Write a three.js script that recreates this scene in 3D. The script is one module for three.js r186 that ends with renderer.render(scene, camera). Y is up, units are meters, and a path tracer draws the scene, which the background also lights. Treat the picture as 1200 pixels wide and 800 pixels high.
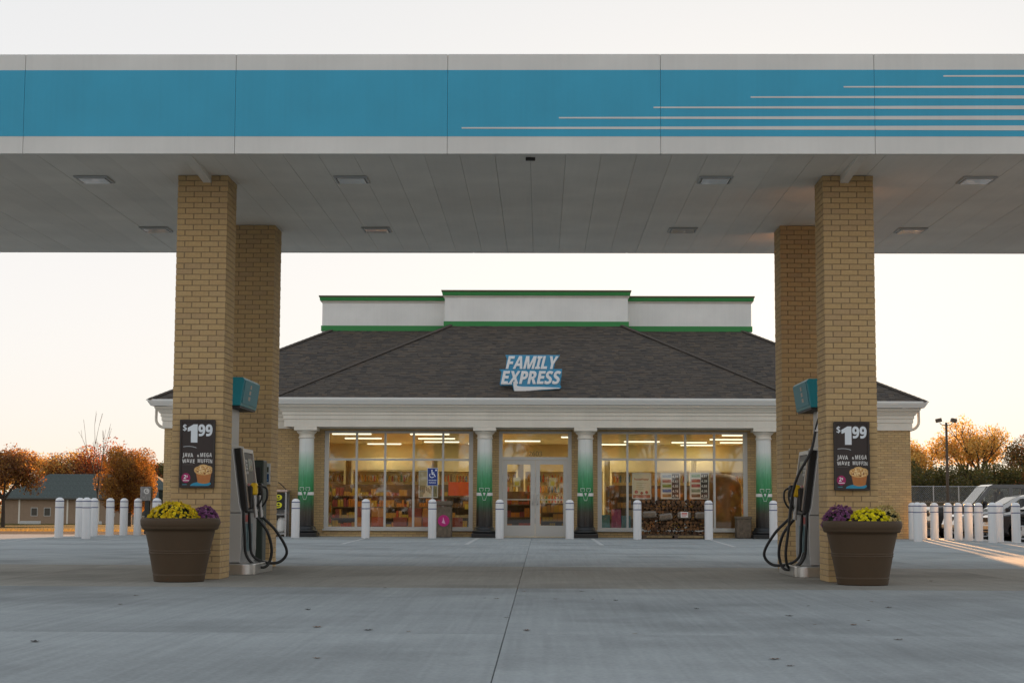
import * as THREE from 'three';
import { mergeGeometries } from 'three/addons/utils/BufferGeometryUtils.js';
import { RoundedBoxGeometry } from 'three/addons/geometries/RoundedBoxGeometry.js';
import { FontLoader } from 'three/addons/loaders/FontLoader.js';
import { TextGeometry } from 'three/addons/geometries/TextGeometry.js';
import { RectAreaLightUniformsLib } from 'three/addons/lights/RectAreaLightUniformsLib.js';

// ---------------------------------------------------------------- camera, sky, sun, exposure
const D2R = Math.PI / 180;
const EXPOSURE = 5;
const renderer = new THREE.WebGLRenderer({ antialias: true });
renderer.toneMapping = THREE.LinearToneMapping;
renderer.toneMappingExposure = EXPOSURE;
renderer.shadowMap.enabled = true;
RectAreaLightUniformsLib.init();
const scene = new THREE.Scene();
const camera = new THREE.PerspectiveCamera(2 * Math.atan(400 / 1952.5) / D2R, 1.5, 0.1, 3000);
camera.position.set(0, 0.89, 0);
camera.rotation.order = 'YXZ';
camera.rotation.set(5.62 * D2R, 1.01 * D2R, 0.235 * D2R);
scene.add(camera);

const SUN_AZ = 8.1 * D2R, SUN_EL = 3.5 * D2R;
const sunDir = new THREE.Vector3(Math.sin(SUN_AZ) * Math.cos(SUN_EL), Math.sin(SUN_EL), -Math.cos(SUN_AZ) * Math.cos(SUN_EL));
const SKY_GAIN = 1.04;
function skyColor(d) {
  const el = Math.max(0, Math.asin(Math.min(1, Math.max(-1, d.y))) / D2R);
  const hl = Math.hypot(d.x, d.z) || 1e-6;
  const sl = Math.hypot(sunDir.x, sunDir.z);
  const ca = (d.x * sunDir.x + d.z * sunDir.z) / (hl * sl);
  const w = (1 + ca) / 2;                       // 1 towards the sunset, 0 opposite
  const t = Math.exp(-Math.pow(el / 38, 1.35));
  const zen = [0.40, 0.49, 0.60], front = [0.955, 0.93, 0.90], back = [1.06, 1.03, 1.0];
  const ang = Math.acos(Math.min(1, Math.max(-1, d.dot(sunDir)))) / D2R;
  const warm = Math.exp(-el / 2.2) * (0.2 + 0.6 * w * w);
  const glow = Math.exp(-ang / 9);
  const c = [0, 0, 0];
  for (let k = 0; k < 3; k++) {
    const hz = back[k] + (front[k] - back[k]) * Math.pow(w, 1.3);
    c[k] = zen[k] + (hz - zen[k]) * t;
    c[k] *= 1 - warm * [0, 0.17, 0.45][k];
    c[k] += glow * [0.4, 0.28, 0.13][k];
    c[k] *= SKY_GAIN / EXPOSURE;
  }
  return c;
}
{
  const W = 512, H = 256, data = new Float32Array(W * H * 4), v = new THREE.Vector3();
  for (let j = 0; j < H; j++) for (let i = 0; i < W; i++) {
    const ph = ((i + 0.5) / W - 0.5) * 2 * Math.PI, th = ((j + 0.5) / H - 0.5) * Math.PI;
    v.set(Math.cos(ph) * Math.cos(th), Math.sin(th), Math.sin(ph) * Math.cos(th));
    const c = skyColor(v), o = (j * W + i) * 4;
    data[o] = c[0]; data[o + 1] = c[1]; data[o + 2] = c[2]; data[o + 3] = 1;
  }
  const sky = new THREE.DataTexture(data, W, H, THREE.RGBAFormat, THREE.FloatType);
  sky.mapping = THREE.EquirectangularReflectionMapping;
  sky.magFilter = sky.minFilter = THREE.LinearFilter;
  sky.needsUpdate = true;
  scene.background = sky; scene.environment = sky;
}
const sun = new THREE.DirectionalLight(new THREE.Color().setRGB(1, 0.52, 0.22), 2.9);
sun.position.copy(sunDir).multiplyScalar(150).add(new THREE.Vector3(0, 0, -40));
sun.target.position.set(0, 0, -40);
sun.castShadow = true; sun.shadow.mapSize.set(4096, 4096); sun.shadow.radius = 1.3;
Object.assign(sun.shadow.camera, { left: -80, right: 80, top: 40, bottom: -40, near: 1, far: 400 });
scene.add(sun, sun.target);

// ---------------------------------------------------------------- helpers
function rngOf(seed) { let a = seed >>> 0; return () => { a = (a + 0x6D2B79F5) | 0; let t = Math.imul(a ^ (a >>> 15), 1 | a); t = (t + Math.imul(t ^ (t >>> 7), 61 | t)) ^ t; return ((t ^ (t >>> 14)) >>> 0) / 4294967296; }; }
const rnd = rngOf(20241);
const V3 = (x, y, z) => new THREE.Vector3(x, y, z);
const usedNames = new Map();
function numbered(n) { const k = usedNames.get(n) || 0; usedNames.set(n, k + 1); return k ? `${n}_${String(k).padStart(3, '0')}` : n; }
function shade(o) { o.traverse(c => { if (c.isMesh) { c.castShadow = true; c.receiveShadow = true; } }); return o; }
function thing(name, label, category, pos = [0, 0, 0], group, ry = 0) {
  const g = new THREE.Group(); g.name = numbered(name); g.position.set(...pos); g.rotation.y = ry;
  g.userData = { label, category }; if (group) g.userData.group = group;
  scene.add(g); return g;
}
function mesh(name, geo, mat, parent) { const m = new THREE.Mesh(geo, mat); m.name = name; m.castShadow = m.receiveShadow = true; if (parent) parent.add(m); return m; }
function struct(name, geo, mat, label, category) { const m = mesh(numbered(name), geo, mat, scene); m.userData = { kind: 'structure', label, category }; return m; }
function copyOf(src, label, pos, ry = 0) { const c = src.clone(); c.name = numbered(src.userData.base || src.name.replace(/_\d{3}$/, '')); c.userData = { ...src.userData, label }; c.position.set(...pos); c.rotation.y = ry; scene.add(c); return c; }
function flat(g) { const r = g.index ? g.toNonIndexed() : g; return r; }
function merge(list) { return mergeGeometries(list.map(g => { const r = flat(g); for (const k of Object.keys(r.attributes)) if (!['position', 'normal', 'uv', 'color'].includes(k)) r.deleteAttribute(k); return r; })); }
// uv in metres from the dominant normal
function uvm(geo, s = 1) {
  const g = flat(geo); if (!g.attributes.normal) g.computeVertexNormals();
  const p = g.attributes.position, n = g.attributes.normal, uv = new Float32Array(p.count * 2);
  for (let i = 0; i < p.count; i++) {
    const ax = Math.abs(n.getX(i)), ay = Math.abs(n.getY(i)), az = Math.abs(n.getZ(i));
    let u, v;
    if (ay >= ax && ay >= az) { u = p.getX(i); v = p.getZ(i); } else if (ax >= az) { u = p.getZ(i); v = p.getY(i); } else { u = p.getX(i); v = p.getY(i); }
    uv[2 * i] = u * s; uv[2 * i + 1] = v * s;
  }
  g.setAttribute('uv', new THREE.BufferAttribute(uv, 2)); return g;
}
function box(w, h, d, x = 0, y = 0, z = 0) { const g = new THREE.BoxGeometry(w, h, d); g.translate(x, y, z); return g; }
function rbox(w, h, d, r, x = 0, y = 0, z = 0, seg = 2) { const g = new RoundedBoxGeometry(w, h, d, seg, r); g.translate(x, y, z); return g; }
function b2(x0, x1, y0, y1, z0, z1) { return box(Math.abs(x1 - x0), Math.abs(y1 - y0), Math.abs(z1 - z0), (x0 + x1) / 2, (y0 + y1) / 2, (z0 + z1) / 2); }
function cyl(r0, r1, h, x, y, z, seg = 20, open = false) { const g = new THREE.CylinderGeometry(r1, r0, h, seg, 1, open); g.translate(x, y + h / 2, z); return g; }
function bar(a, b, r, seg = 8, r2 = r) {
  const d = b.clone().sub(a), l = d.length(); const g = new THREE.CylinderGeometry(r2, r, l, seg); g.translate(0, l / 2, 0);
  g.applyQuaternion(new THREE.Quaternion().setFromUnitVectors(V3(0, 1, 0), d.normalize())); g.translate(a.x, a.y, a.z); return g;
}
function tube(pts, r, seg = 40, rs = 8) { return new THREE.TubeGeometry(new THREE.CatmullRomCurve3(pts.map(p => V3(...p))), seg, r, rs); }
function lathe(pts, seg = 40) { return new THREE.LatheGeometry(pts.map(p => new THREE.Vector2(...p)), seg); }
function polyShape(pts) { const s = new THREE.Shape(); pts.forEach((p, i) => i ? s.lineTo(p[0], p[1]) : s.moveTo(p[0], p[1])); s.closePath(); return s; }
function extr(shape, depth, bevel = 0, o = {}) { return new THREE.ExtrudeGeometry(shape, { depth: depth - 2 * bevel, bevelEnabled: bevel > 0, bevelSize: bevel, bevelThickness: bevel, bevelSegments: 2, bevelOffset: -bevel, curveSegments: 10, ...o }).translate(0, 0, bevel); }
// profile [[offset, y] ...] swept round a rectangle with mitred corners
function ring(profile, x0, x1, z0, z1, closed = true) {
  const loops = profile.map(([o, y]) => [[x0 - o, y, z0 - o], [x1 + o, y, z0 - o], [x1 + o, y, z1 + o], [x0 - o, y, z1 + o]]);
  const pos = [], n = profile.length;
  for (let k = 0; k < (closed ? n : n - 1); k++) {
    const a = loops[k], b = loops[(k + 1) % n];
    for (let s = 0; s < 4; s++) { const t = (s + 1) % 4; pos.push(...a[s], ...b[s], ...b[t], ...a[s], ...b[t], ...a[t]); }
  }
  const g = new THREE.BufferGeometry(); g.setAttribute('position', new THREE.Float32BufferAttribute(pos, 3)); g.computeVertexNormals();
  return uvm(g);
}
function quads(list) { // list of [a,b,c,d] points
  const pos = []; for (const [a, b, c, d] of list) pos.push(...a, ...b, ...c, ...a, ...c, ...d);
  const g = new THREE.BufferGeometry(); g.setAttribute('position', new THREE.Float32BufferAttribute(pos, 3)); g.computeVertexNormals(); return uvm(g);
}

// ---------------------------------------------------------------- textures
function periodicNoise(seed) {
  const r = rngOf(seed), T = new Float32Array(65536); for (let i = 0; i < 65536; i++) T[i] = r();
  return (x, y, px, py) => {
    const xi = Math.floor(x), yi = Math.floor(y), fx = x - xi, fy = y - yi, sx = fx * fx * (3 - 2 * fx), sy = fy * fy * (3 - 2 * fy);
    const h = (a, b) => T[((((a % px) + px) % px) * 157 + (((b % py) + py) % py) * 911) & 65535];
    const a = h(xi, yi), b = h(xi + 1, yi), c = h(xi, yi + 1), d = h(xi + 1, yi + 1);
    return a + (b - a) * sx + (c - a) * sy + (a - b - c + d) * sx * sy;
  };
}
function dataTex(size, fn, srgb = true) {
  const d = new Uint8Array(size * size * 4);
  for (let j = 0; j < size; j++) for (let i = 0; i < size; i++) { const c = fn(i / size, j / size), o = (j * size + i) * 4; for (let k = 0; k < 3; k++) d[o + k] = Math.max(0, Math.min(255, (Array.isArray(c) ? c[k] : c) * 255)); d[o + 3] = 255; }
  const t = new THREE.DataTexture(d, size, size); t.wrapS = t.wrapT = THREE.RepeatWrapping; t.magFilter = THREE.LinearFilter; t.minFilter = THREE.LinearMipmapLinearFilter; t.generateMipmaps = true;
  if (srgb) t.colorSpace = THREE.SRGBColorSpace; t.anisotropy = 16; t.needsUpdate = true; return t;
}
const N1 = periodicNoise(7), N2 = periodicNoise(31);
function fbm(u, v, f, oct, n = N1) { let a = 0, s = 0, w = 1; for (let k = 0; k < oct; k++) { const p = f << k; a += w * n(u * p, v * p, p, p); s += w; w *= 0.55; } return a / s; }
// poured concrete, broom-finished along v
const concreteMap = dataTex(1024, (u, v) => {
  const big = fbm(u, v, 3, 5), mid = fbm(u + 0.3, v, 16, 4, N2), streak = N2(u * 256, v * 6, 256, 6) * 0.6 + N1(u * 96, v * 3, 96, 3) * 0.4, fine = N1(u * 512, v * 512, 512, 512);
  const stain = Math.max(0, fbm(u + 0.5, v + 0.2, 5, 4, N2) - 0.56) * 1.6;
  const l = 0.60 + (big - 0.5) * 0.09 + (mid - 0.5) * 0.06 + (streak - 0.5) * 0.05 + (fine - 0.5) * 0.05 - stain * 0.13;
  return [l * 1.0, l * 1.0, l * 0.985];
});
concreteMap.repeat.set(1 / 7.3, 1 / 7.3);
const concreteBump = dataTex(1024, (u, v) => 0.5 + (N2(u * 256, v * 24, 256, 24) - 0.5) * 0.5 + (N1(u * 512, v * 512, 512, 512) - 0.5) * 0.4, false);
concreteBump.repeat.set(1 / 2.9, 1 / 2.9);
const grainBump = dataTex(256, (u, v) => 0.5 + (fbm(u, v, 16, 4) - 0.5) * 0.9, false);
const grainMap = dataTex(256, (u, v) => 0.86 + (fbm(u, v, 8, 5) - 0.5) * 0.34);
const brickMap = dataTex(128, (u, v) => 0.95 + (fbm(u, v, 16, 3) - 0.5) * 0.13);
const paintMap = dataTex(512, (u, v) => { const a = 0.94 + (fbm(u, v, 4, 5) - 0.5) * 0.08 + (N2(u * 90, v * 4, 90, 4) - 0.5) * 0.014; return a; });
paintMap.repeat.set(0.37, 0.37);
const asphaltMap = dataTex(512, (u, v) => 0.30 + (fbm(u, v, 4, 4) - 0.5) * 0.1 + (N1(u * 256, v * 256, 256, 256) - 0.5) * 0.14);
asphaltMap.repeat.set(0.2, 0.2);

function canvasTex(w, h, draw) {
  const c = document.createElement('canvas'); c.width = w; c.height = h; const g = c.getContext('2d'); draw(g, w, h);
  const t = new THREE.CanvasTexture(c); t.colorSpace = THREE.SRGBColorSpace; t.anisotropy = 8; return t;
}
const C = (r, g, b) => new THREE.Color().setRGB(r, g, b);
const mat = (c, rough = 0.7, o = {}) => new THREE.MeshStandardMaterial({ color: c, roughness: rough, ...o });
const phys = (c, rough, o = {}) => new THREE.MeshPhysicalMaterial({ color: c, roughness: rough, ...o });

const M = {};
M.slab = [1, 0.985, 1.015, 0.99].map(k => phys(C(0.98 * k, 1.03 * k, 1.05 * k), 0.9, { specularIntensity: 0.3, map: concreteMap, bumpMap: concreteBump, bumpScale: 0.0025 }));
M.brownSlab = [1, 0.97].map(k => phys(C(0.93 * k, 0.885 * k, 0.80 * k), 0.9, { specularIntensity: 0.3, map: concreteMap, bumpMap: concreteBump, bumpScale: 0.0025 }));  // slabs of one row, tinted browner than the rest
M.joint = mat(C(0.36, 0.35, 0.33), 0.95);
M.asphalt = phys(C(0.62, 0.64, 0.68), 0.95, { specularIntensity: 0.08, map: asphaltMap, bumpMap: grainBump, bumpScale: 0.006 });
M.lineWhite = mat(C(0.62, 0.62, 0.6), 0.8, { map: grainMap });
M.white = mat(C(0.85, 0.84, 0.80), 0.5, { map: paintMap });
M.trim = mat(C(0.82, 0.765, 0.66), 0.55, { map: paintMap });
M.gutter = mat(C(0.78, 0.77, 0.73), 0.4);
M.blue = mat(C(0.03, 0.42, 0.64), 0.45, { map: paintMap });
M.fasciaWhite = mat(C(0.80, 0.79, 0.74), 0.45, { map: paintMap });
M.soffit = [1, 0.965, 1.02].map(k => mat(C(0.88 * k, 0.85 * k, 0.785 * k), 0.55, { map: paintMap }));
M.dark = mat(C(0.02, 0.02, 0.02), 0.6);
M.black = mat(C(0.012, 0.012, 0.012), 0.4);
M.rubber = mat(C(0.015, 0.015, 0.015), 0.45);
M.steel = mat(C(0.55, 0.54, 0.52), 0.32, { metalness: 1, bumpMap: grainBump, bumpScale: 0.0008 });
M.silver = mat(C(0.42, 0.42, 0.41), 0.42, { metalness: 0.6 });
M.greyPaint = mat(C(0.36, 0.36, 0.355), 0.45, { map: grainMap });
M.mortar = mat(C(0.27, 0.20, 0.115), 0.95);
M.brick = [[0.57, 0.395, 0.19], [0.545, 0.375, 0.18], [0.585, 0.41, 0.20], [0.555, 0.385, 0.185], [0.52, 0.36, 0.185], [0.575, 0.395, 0.185], [0.55, 0.385, 0.195]].map(c => mat(C(...c), 0.88, { map: brickMap, bumpMap: brickMap, bumpScale: 0.0012 }));
M.brickInst = mat(C(1, 1, 1), 0.88, { map: brickMap });
M.green = mat(C(0.025, 0.26, 0.055), 0.5, { map: paintMap });
M.shingle = mat(C(1, 1, 1), 0.95, { bumpMap: grainBump, bumpScale: 0.002 });
M.roofDeck = mat(C(0.066, 0.054, 0.044), 0.95);
M.frame = mat(C(0.50, 0.49, 0.46), 0.4, { metalness: 0.15 });
M.glass = phys(C(0.93, 0.93, 0.88), 0.02, { transmission: 1, thickness: 0, ior: 2.05, side: THREE.DoubleSide });
M.teal = mat(C(0.012, 0.23, 0.285), 0.35);
M.pot = mat(C(0.072, 0.044, 0.021), 0.68, { bumpMap: grainBump, bumpScale: 0.001 });
M.soil = mat(C(0.04, 0.028, 0.018), 1);
M.bollard = mat(C(0.86, 0.86, 0.86), 0.45, { map: paintMap });
M.bollardStripe = mat(C(0.035, 0.05, 0.16), 0.5);
M.cream = mat(C(0.86, 0.75, 0.45), 0.8);
M.ceil = mat(C(0.88, 0.84, 0.62), 0.85);

// ---------------------------------------------------------------- ground
function terrainY(x, z) { if (z > -55) return -0.17; if (z > -165) return -0.17 - (-55 - z) / 110 * 0.93; return -1.1; }
{
  const xs = [-1500, -500, -200, -100, -60, -40, -20, 0, 20, 40, 60, 100, 200, 500, 1500], zs = [1500, 300, 100, 40, 0, -30, -55, -80, -110, -140, -165, -250, -500, -1500];
  const q = [];
  for (let i = 0; i < xs.length - 1; i++) for (let j = 0; j < zs.length - 1; j++) {
    const P = (x, z) => [x, terrainY(x, z), z];
    q.push([P(xs[i], zs[j]), P(xs[i + 1], zs[j]), P(xs[i + 1], zs[j + 1]), P(xs[i], zs[j + 1])]);
  }
  const gm = dataTex(512, (u, v) => { const a = fbm(u, v, 6, 6), b = fbm(u + 0.4, v, 40, 3, N2); return [0.36 + (a - 0.5) * 0.2 + (b - .5) * .12, 0.33 + (a - 0.5) * 0.14 + (b - .5) * .1, 0.17 + (a - 0.5) * 0.1]; });
  gm.repeat.set(0.12, 0.12);
  struct('ground', quads(q), phys(C(0.8, 0.75, 0.7), 1, { map: gm, specularIntensity: 0.05 }), 'dry autumn grass ground reaching to the horizon', 'ground');
}
// forecourt slabs
{
  const fc = mesh('forecourt', quads([[[-34, -0.05, 12], [12.45, -0.05, 12], [12.45, -0.05, -48.6], [-34, -0.05, -48.6]]]), M.joint, scene);
  fc.userData = { kind: 'structure', label: 'pale concrete forecourt of large poured slabs', category: 'pavement' };
  mesh('edge', merge([b2(12.452, 12.5, -0.3, -0.03, -48.6, 12), b2(-34, 12.45, -0.3, -0.06, -48.65, -48.61)]), M.joint, fc);
  const xj = [-34, -24.6, -18.5, -12.4, -6.35, -0.25, 5.85, 12.45], zj = [12, 1.1, -5.3, -11.75, -18.2, -24.6, -31, -37.5, -48.6], g = 0.0025;
  let k = 0;
  for (let i = 0; i < xj.length - 1; i++) for (let j = 0; j < zj.length - 1; j++) {
    const gz = 0.012, x0 = xj[i] + g, x1 = xj[i + 1] - g, z0 = zj[j] - gz, z1 = zj[j + 1] + gz, c = 0.005;
    const top = quads([[[x0 + c, 0, z0 - c], [x1 - c, 0, z0 - c], [x1 - c, 0, z1 + c], [x0 + c, 0, z1 + c]],
      [[x0, -0.004, z0], [x1, -0.004, z0], [x1 - c, 0, z0 - c], [x0 + c, 0, z0 - c]], [[x1, -0.004, z0], [x1, -0.004, z1], [x1 - c, 0, z1 + c], [x1 - c, 0, z0 - c]],
      [[x1, -0.004, z1], [x0, -0.004, z1], [x0 + c, 0, z1 + c], [x1 - c, 0, z1 + c]], [[x0, -0.004, z1], [x0, -0.004, z0], [x0 + c, 0, z0 - c], [x0 + c, 0, z1 + c]],
      [[x0, -0.045, z0], [x1, -0.045, z0], [x1, -0.004, z0], [x0, -0.004, z0]], [[x1, -0.045, z0], [x1, -0.045, z1], [x1, -0.004, z1], [x1, -0.004, z0]],
      [[x1, -0.045, z1], [x0, -0.045, z1], [x0, -0.004, z1], [x1, -0.004, z1]], [[x0, -0.045, z1], [x0, -0.045, z0], [x0, -0.004, z0], [x0, -0.004, z1]]]);
    const uv = top.attributes.uv, ox = (k * 1.37) % 5, oz = (k * 2.11) % 5;
    for (let q = 0; q < uv.count; q++) uv.setXY(q, uv.getX(q) + ox, uv.getY(q) + oz);
    mesh('slab', top, zj[j] === -18.2 ? M.brownSlab[k % 2] : M.slab[(k * 7 + (k >> 2)) % 4], fc); k++;
  }
  // painted stall lines
  const lines = [[-4.7, -45.5, -4.52, -38], [-1.71, -45.5, -1.7, -38.2], [1.4, -45.7, 1.39, -38], [4.53, -45.3, 4.27, -37], [-10.73, -43, -10.56, -37.6], [-13.0, -43, -12.23, -37.7], [-7.7, -45.5, -7.5, -38.2]];
  for (const [xa, za, xb, zb] of lines) { const w = 0.05; const m = mesh('painted_line', quads([[[xb - w, 0.004, zb], [xb + w, 0.004, zb], [xa + w, 0.004, za], [xa - w, 0.004, za]]]), M.lineWhite, fc); }
}
// asphalt to either side
struct('access_road', quads([[[-60, -0.06, -48.7], [-34.1, -0.06, -48.7], [-34.1, -0.06, 12], [-60, -0.06, 12]].reverse(), [[-60, -0.06, -57.5], [-12, -0.06, -57.5], [-12, -0.06, -48.7], [-60, -0.06, -48.7]].reverse()]), M.asphalt, 'grey asphalt lane beyond the forecourt on the left', 'road');
{
  const P = (x, z) => [x, x < 12.6 ? -0.04 : x < 13.4 ? -0.1 : -0.16, z];
  const q = []; for (const [a, b] of [[12.52, 13.4], [13.4, 60]]) q.push([P(a, 12), P(b, 12), P(b, -78), P(a, -78)]);
  struct('parking_lot', quads(q.concat([[[10.8, -0.1, -48.7], [12.52, -0.1, -48.7], [12.52, -0.1, -78], [10.8, -0.1, -78]]])), M.asphalt, 'grey asphalt parking lot beside the store on the right', 'parking lot');
}

// ---------------------------------------------------------------- fuel canopy
const SOF = 4.88, CX0 = -1.08 - 4 * 2.438, CX1 = -1.08 + 5 * 2.438, CZ0 = -26.22, CZ1 = -18.70, CTOP = 6.045;
{
  const cn = thing('fuel_canopy', 'wide white fuel canopy with blue band and pale stripes over the pumps', 'canopy', [0, 0, 0]);
  const starts = [[-0.915, 5.180], [0.196, 5.298], [1.277, 5.418], [2.387, 5.538], [3.447, 5.657], [4.584, 5.783]];
  const B0 = 5.083, B1 = 5.856;
  mesh('fascia_backing', merge([b2(CX0 + 0.09, CX1 - 0.09, SOF + 0.02, CTOP - 0.02, CZ1 - 0.083, CZ1 - 0.1), b2(CX0 + 0.09, CX1 - 0.09, SOF + 0.02, CTOP - 0.02, CZ0 + 0.083, CZ0 + 0.1)]), M.dark, cn);
  for (let i = 0; i < 9; i++) {
    const x0 = CX0 + i * 2.438 + 0.0018, x1 = x0 + 2.438 - 0.0036;
    const p = mesh('fascia_panel', uvm(rbox(x1 - x0, CTOP - SOF, 0.08, 0.006, (x0 + x1) / 2, (CTOP + SOF) / 2, CZ1 - 0.04, 1)), M.fasciaWhite, cn);
    mesh('blue_band', uvm(b2(x0, x1, B0, B1, CZ1 - 0.01, CZ1 + 0.003)), M.blue, p);
    starts.forEach(([sx, sy]) => {
      if (sx > x1) return;
      const a = Math.max(sx, x0), th = x => 0.008 + Math.max(0, x - sx) * 0.0032;
      const s = polyShape([[a, sy - th(a)], [x1, sy - th(x1) + 0.0], [x1, sy + th(x1)], [a, sy + th(a)]]);
      mesh('stripe', uvm(extr(s, 0.008).translate(0, 0, CZ1 - 0.002)), M.fasciaWhite, p);
    });
    // the rear face
    const r = mesh('fascia_panel', uvm(rbox(x1 - x0, CTOP - SOF, 0.08, 0.006, (x0 + x1) / 2, (CTOP + SOF) / 2, CZ0 + 0.04, 1)), M.fasciaWhite, cn);
    mesh('blue_band', b2(x0, x1, B0, B1, CZ0 + 0.01, CZ0 - 0.003), M.blue, r);
  }
  for (const [xe, s] of [[CX0, 1], [CX1, -1]]) for (let i = 0; i < 3; i++) {
    const l = (CZ1 - CZ0 - 0.17) / 3, z0 = CZ0 + 0.085 + i * l + 0.003, z1 = z0 + l - 0.006;
    const p = mesh('fascia_panel', uvm(b2(xe, xe + s * 0.08, SOF, CTOP, z0, z1)), M.fasciaWhite, cn);
    mesh('blue_band', b2(xe - s * 0.003, xe + s * 0.01, B0, B1, z0, z1), M.blue, p);
  }
  mesh('roof_deck', b2(CX0 + 0.1, CX1 - 0.1, 5.62, 5.7, CZ0 + 0.1, CZ1 - 0.1), M.greyPaint, cn);
  mesh('joint_backing', b2(CX0 + 0.1, CX1 - 0.1, SOF + 0.05, SOF + 0.07, CZ0 + 0.09, CZ1 - 0.09), M.greyPaint, cn);
  // deck pans, 16 inches wide, a seam between each
  const pitch = 0.4064, first = -0.13 - Math.floor((-0.13 - CX0 - 0.09) / pitch) * pitch, r = rngOf(5);
  for (let x = first - pitch; x < CX1 - 0.09; x += pitch) {
    const a = Math.max(x, CX0 + 0.085) + 0.0017, b = Math.min(x + pitch, CX1 - 0.085) - 0.0017; if (b - a < 0.03) continue;
    const dz = (r() - 0.5) * 0.003, t = (r() - 0.5) * 0.002;
    const pos = quads([[[a, SOF + 0.004 + dz + t, CZ1 - 0.085], [b, SOF + 0.004 + dz - t, CZ1 - 0.085], [b, SOF + 0.004 + dz - t, CZ0 + 0.085], [a, SOF + 0.004 + dz + t, CZ0 + 0.085]].reverse(),
      [[a, SOF + 0.05, CZ1 - 0.085], [a, SOF + 0.004 + dz + t, CZ1 - 0.085], [a, SOF + 0.004 + dz + t, CZ0 + 0.085], [a, SOF + 0.05, CZ0 + 0.085]],
      [[b, SOF + 0.05, CZ1 - 0.085], [b, SOF + 0.004 + dz - t, CZ1 - 0.085], [b, SOF + 0.004 + dz - t, CZ0 + 0.085], [b, SOF + 0.05, CZ0 + 0.085]]]);
    mesh('soffit_panel', pos, M.soffit[Math.floor(r() * 3)], cn);
  }
  // box beams that run from the front columns to the fascia
  for (const x of [-4.08, 3.67]) mesh('box_beam', uvm(extr(polyShape([[18.79, SOF + 0.02], [18.79, SOF - 0.004], [19.975, SOF - 0.09], [19.975, SOF + 0.02]]), 0.1, 0.006).rotateY(Math.PI / 2).translate(x - 0.05, 0, 0)), M.soffit[0], cn);
  mesh('sensor', rbox(0.11, 0.035, 0.06, 0.008, -0.13, SOF - 0.012, -18.93), M.dark, cn);
  // recessed lights, unlit
  const lens = phys(C(0.55, 0.55, 0.53), 0.18, { clearcoat: 0.6 });
  const names = ['outermost left', 'left of centre', 'right of centre', 'outermost right'];
  let proto = null;
  [[-20.2, [-5.53, -2.34, 2.13, 5.33], 'front'], [-23.95, [-5.63, -2.40, 2.05, 5.35], 'rear']].forEach(([z, xs, row]) => xs.forEach((x, i) => {
    const label = `unlit recessed soffit light in the ${row} row, ${names[i]}`;
    if (proto) return copyOf(proto, label, [x, SOF, z]);
    const l = thing('canopy_light', label, 'light fixture', [x, SOF, z], 'recessed lights in the canopy soffit');
    mesh('trim_ring', ring([[0, -0.018], [0.02, -0.016], [0.03, 0.0], [0, 0.0]], -0.18, 0.18, -0.18, 0.18), M.silver, l);
    mesh('lens', rbox(0.34, 0.03, 0.34, 0.012, 0, -0.012, 0), lens, l);
    proto = l;
  }));
}

// ---------------------------------------------------------------- brick columns
{
  const W = 0.61, CH = 0.0678, NC = 72, full = new THREE.BoxGeometry(0.1935, 0.0582, 0.092);
  const defs = [[-4.133, -20.265, 'front left brick canopy column with a price poster above the planter', 1], [3.713, -20.265, 'front right brick canopy column with a price poster above the planter', -1],
    [-4.133, -23.895, 'rear left brick canopy column with a small blue card notice', 1], [3.713, -23.895, 'rear right brick canopy column behind the fuel pump', -1]];
  defs.forEach(([cx, cz, label, inner], ci) => {
    const col = thing('brick_column', label, 'column', [cx, 0, cz], 'brick columns of the fuel canopy'), r = rngOf(100 + ci);
    const tall = ci < 2 ? SOF : SOF;
    mesh('mortar_core', uvm(box(W - 0.012, tall - 0.004, W - 0.012, 0, tall / 2 - 0.002, 0)), M.mortar, col);
    const list = [];
    for (let i = 0; i < NC; i++) {
      const y = i * CH + 0.034 + 0.002, odd = i % 2;
      const put = (u, w, alongX, vis) => { const j = (r() - 0.5) * 0.003, m = Math.floor(r() * 7); list.push({ x: alongX ? u : w + Math.sign(w) * j, z: alongX ? w + Math.sign(w) * j : u, y, rot: alongX ? 0 : Math.PI / 2, m, vis }); };
      const e = W / 2 - 0.046;
      for (const s of [-1, 1]) {
        // faces with three stretchers
        for (const u of [-0.2058, 0, 0.2058]) { if (!odd) put(u, s * e, true, s > 0 ? 3 : (u * inner > 0.1 ? 1 : 0)); else put(u, s * e, false, (u > 0.1 ? 2.9 : s === inner ? 2 : 0)); }
        // the faces between: two stretchers
        for (const u of [-0.102, 0.102]) { if (odd) put(u, s * e, true, s > 0 ? 3 : 0); else put(u, s * e, false, s === inner ? 2 : 0); }
      }
    }
    const order = list.map((b, i) => [b.vis * 1000 - b.y * (b.vis < 2.5 ? 10 : 1), i]).sort((a, b) => b[0] - a[0]);
    order.slice(0, 300).forEach(([, i]) => { const b = list[i], m = mesh('brick', full, M.brick[b.m], col); m.position.set(b.x, b.y, b.z); m.rotation.y = b.rot; });
    const rest = order.slice(300), im = new THREE.InstancedMesh(full, M.brickInst, rest.length), mx = new THREE.Matrix4();
    rest.forEach(([, i], k) => { const b = list[i]; mx.makeRotationY(b.rot); mx.setPosition(b.x, b.y, b.z); im.setMatrixAt(k, mx); im.setColorAt(k, M.brick[b.m].color); });
    im.name = 'remaining_bricks'; im.userData.kind = 'stuff'; im.castShadow = im.receiveShadow = true; col.add(im);
  });
}

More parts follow.
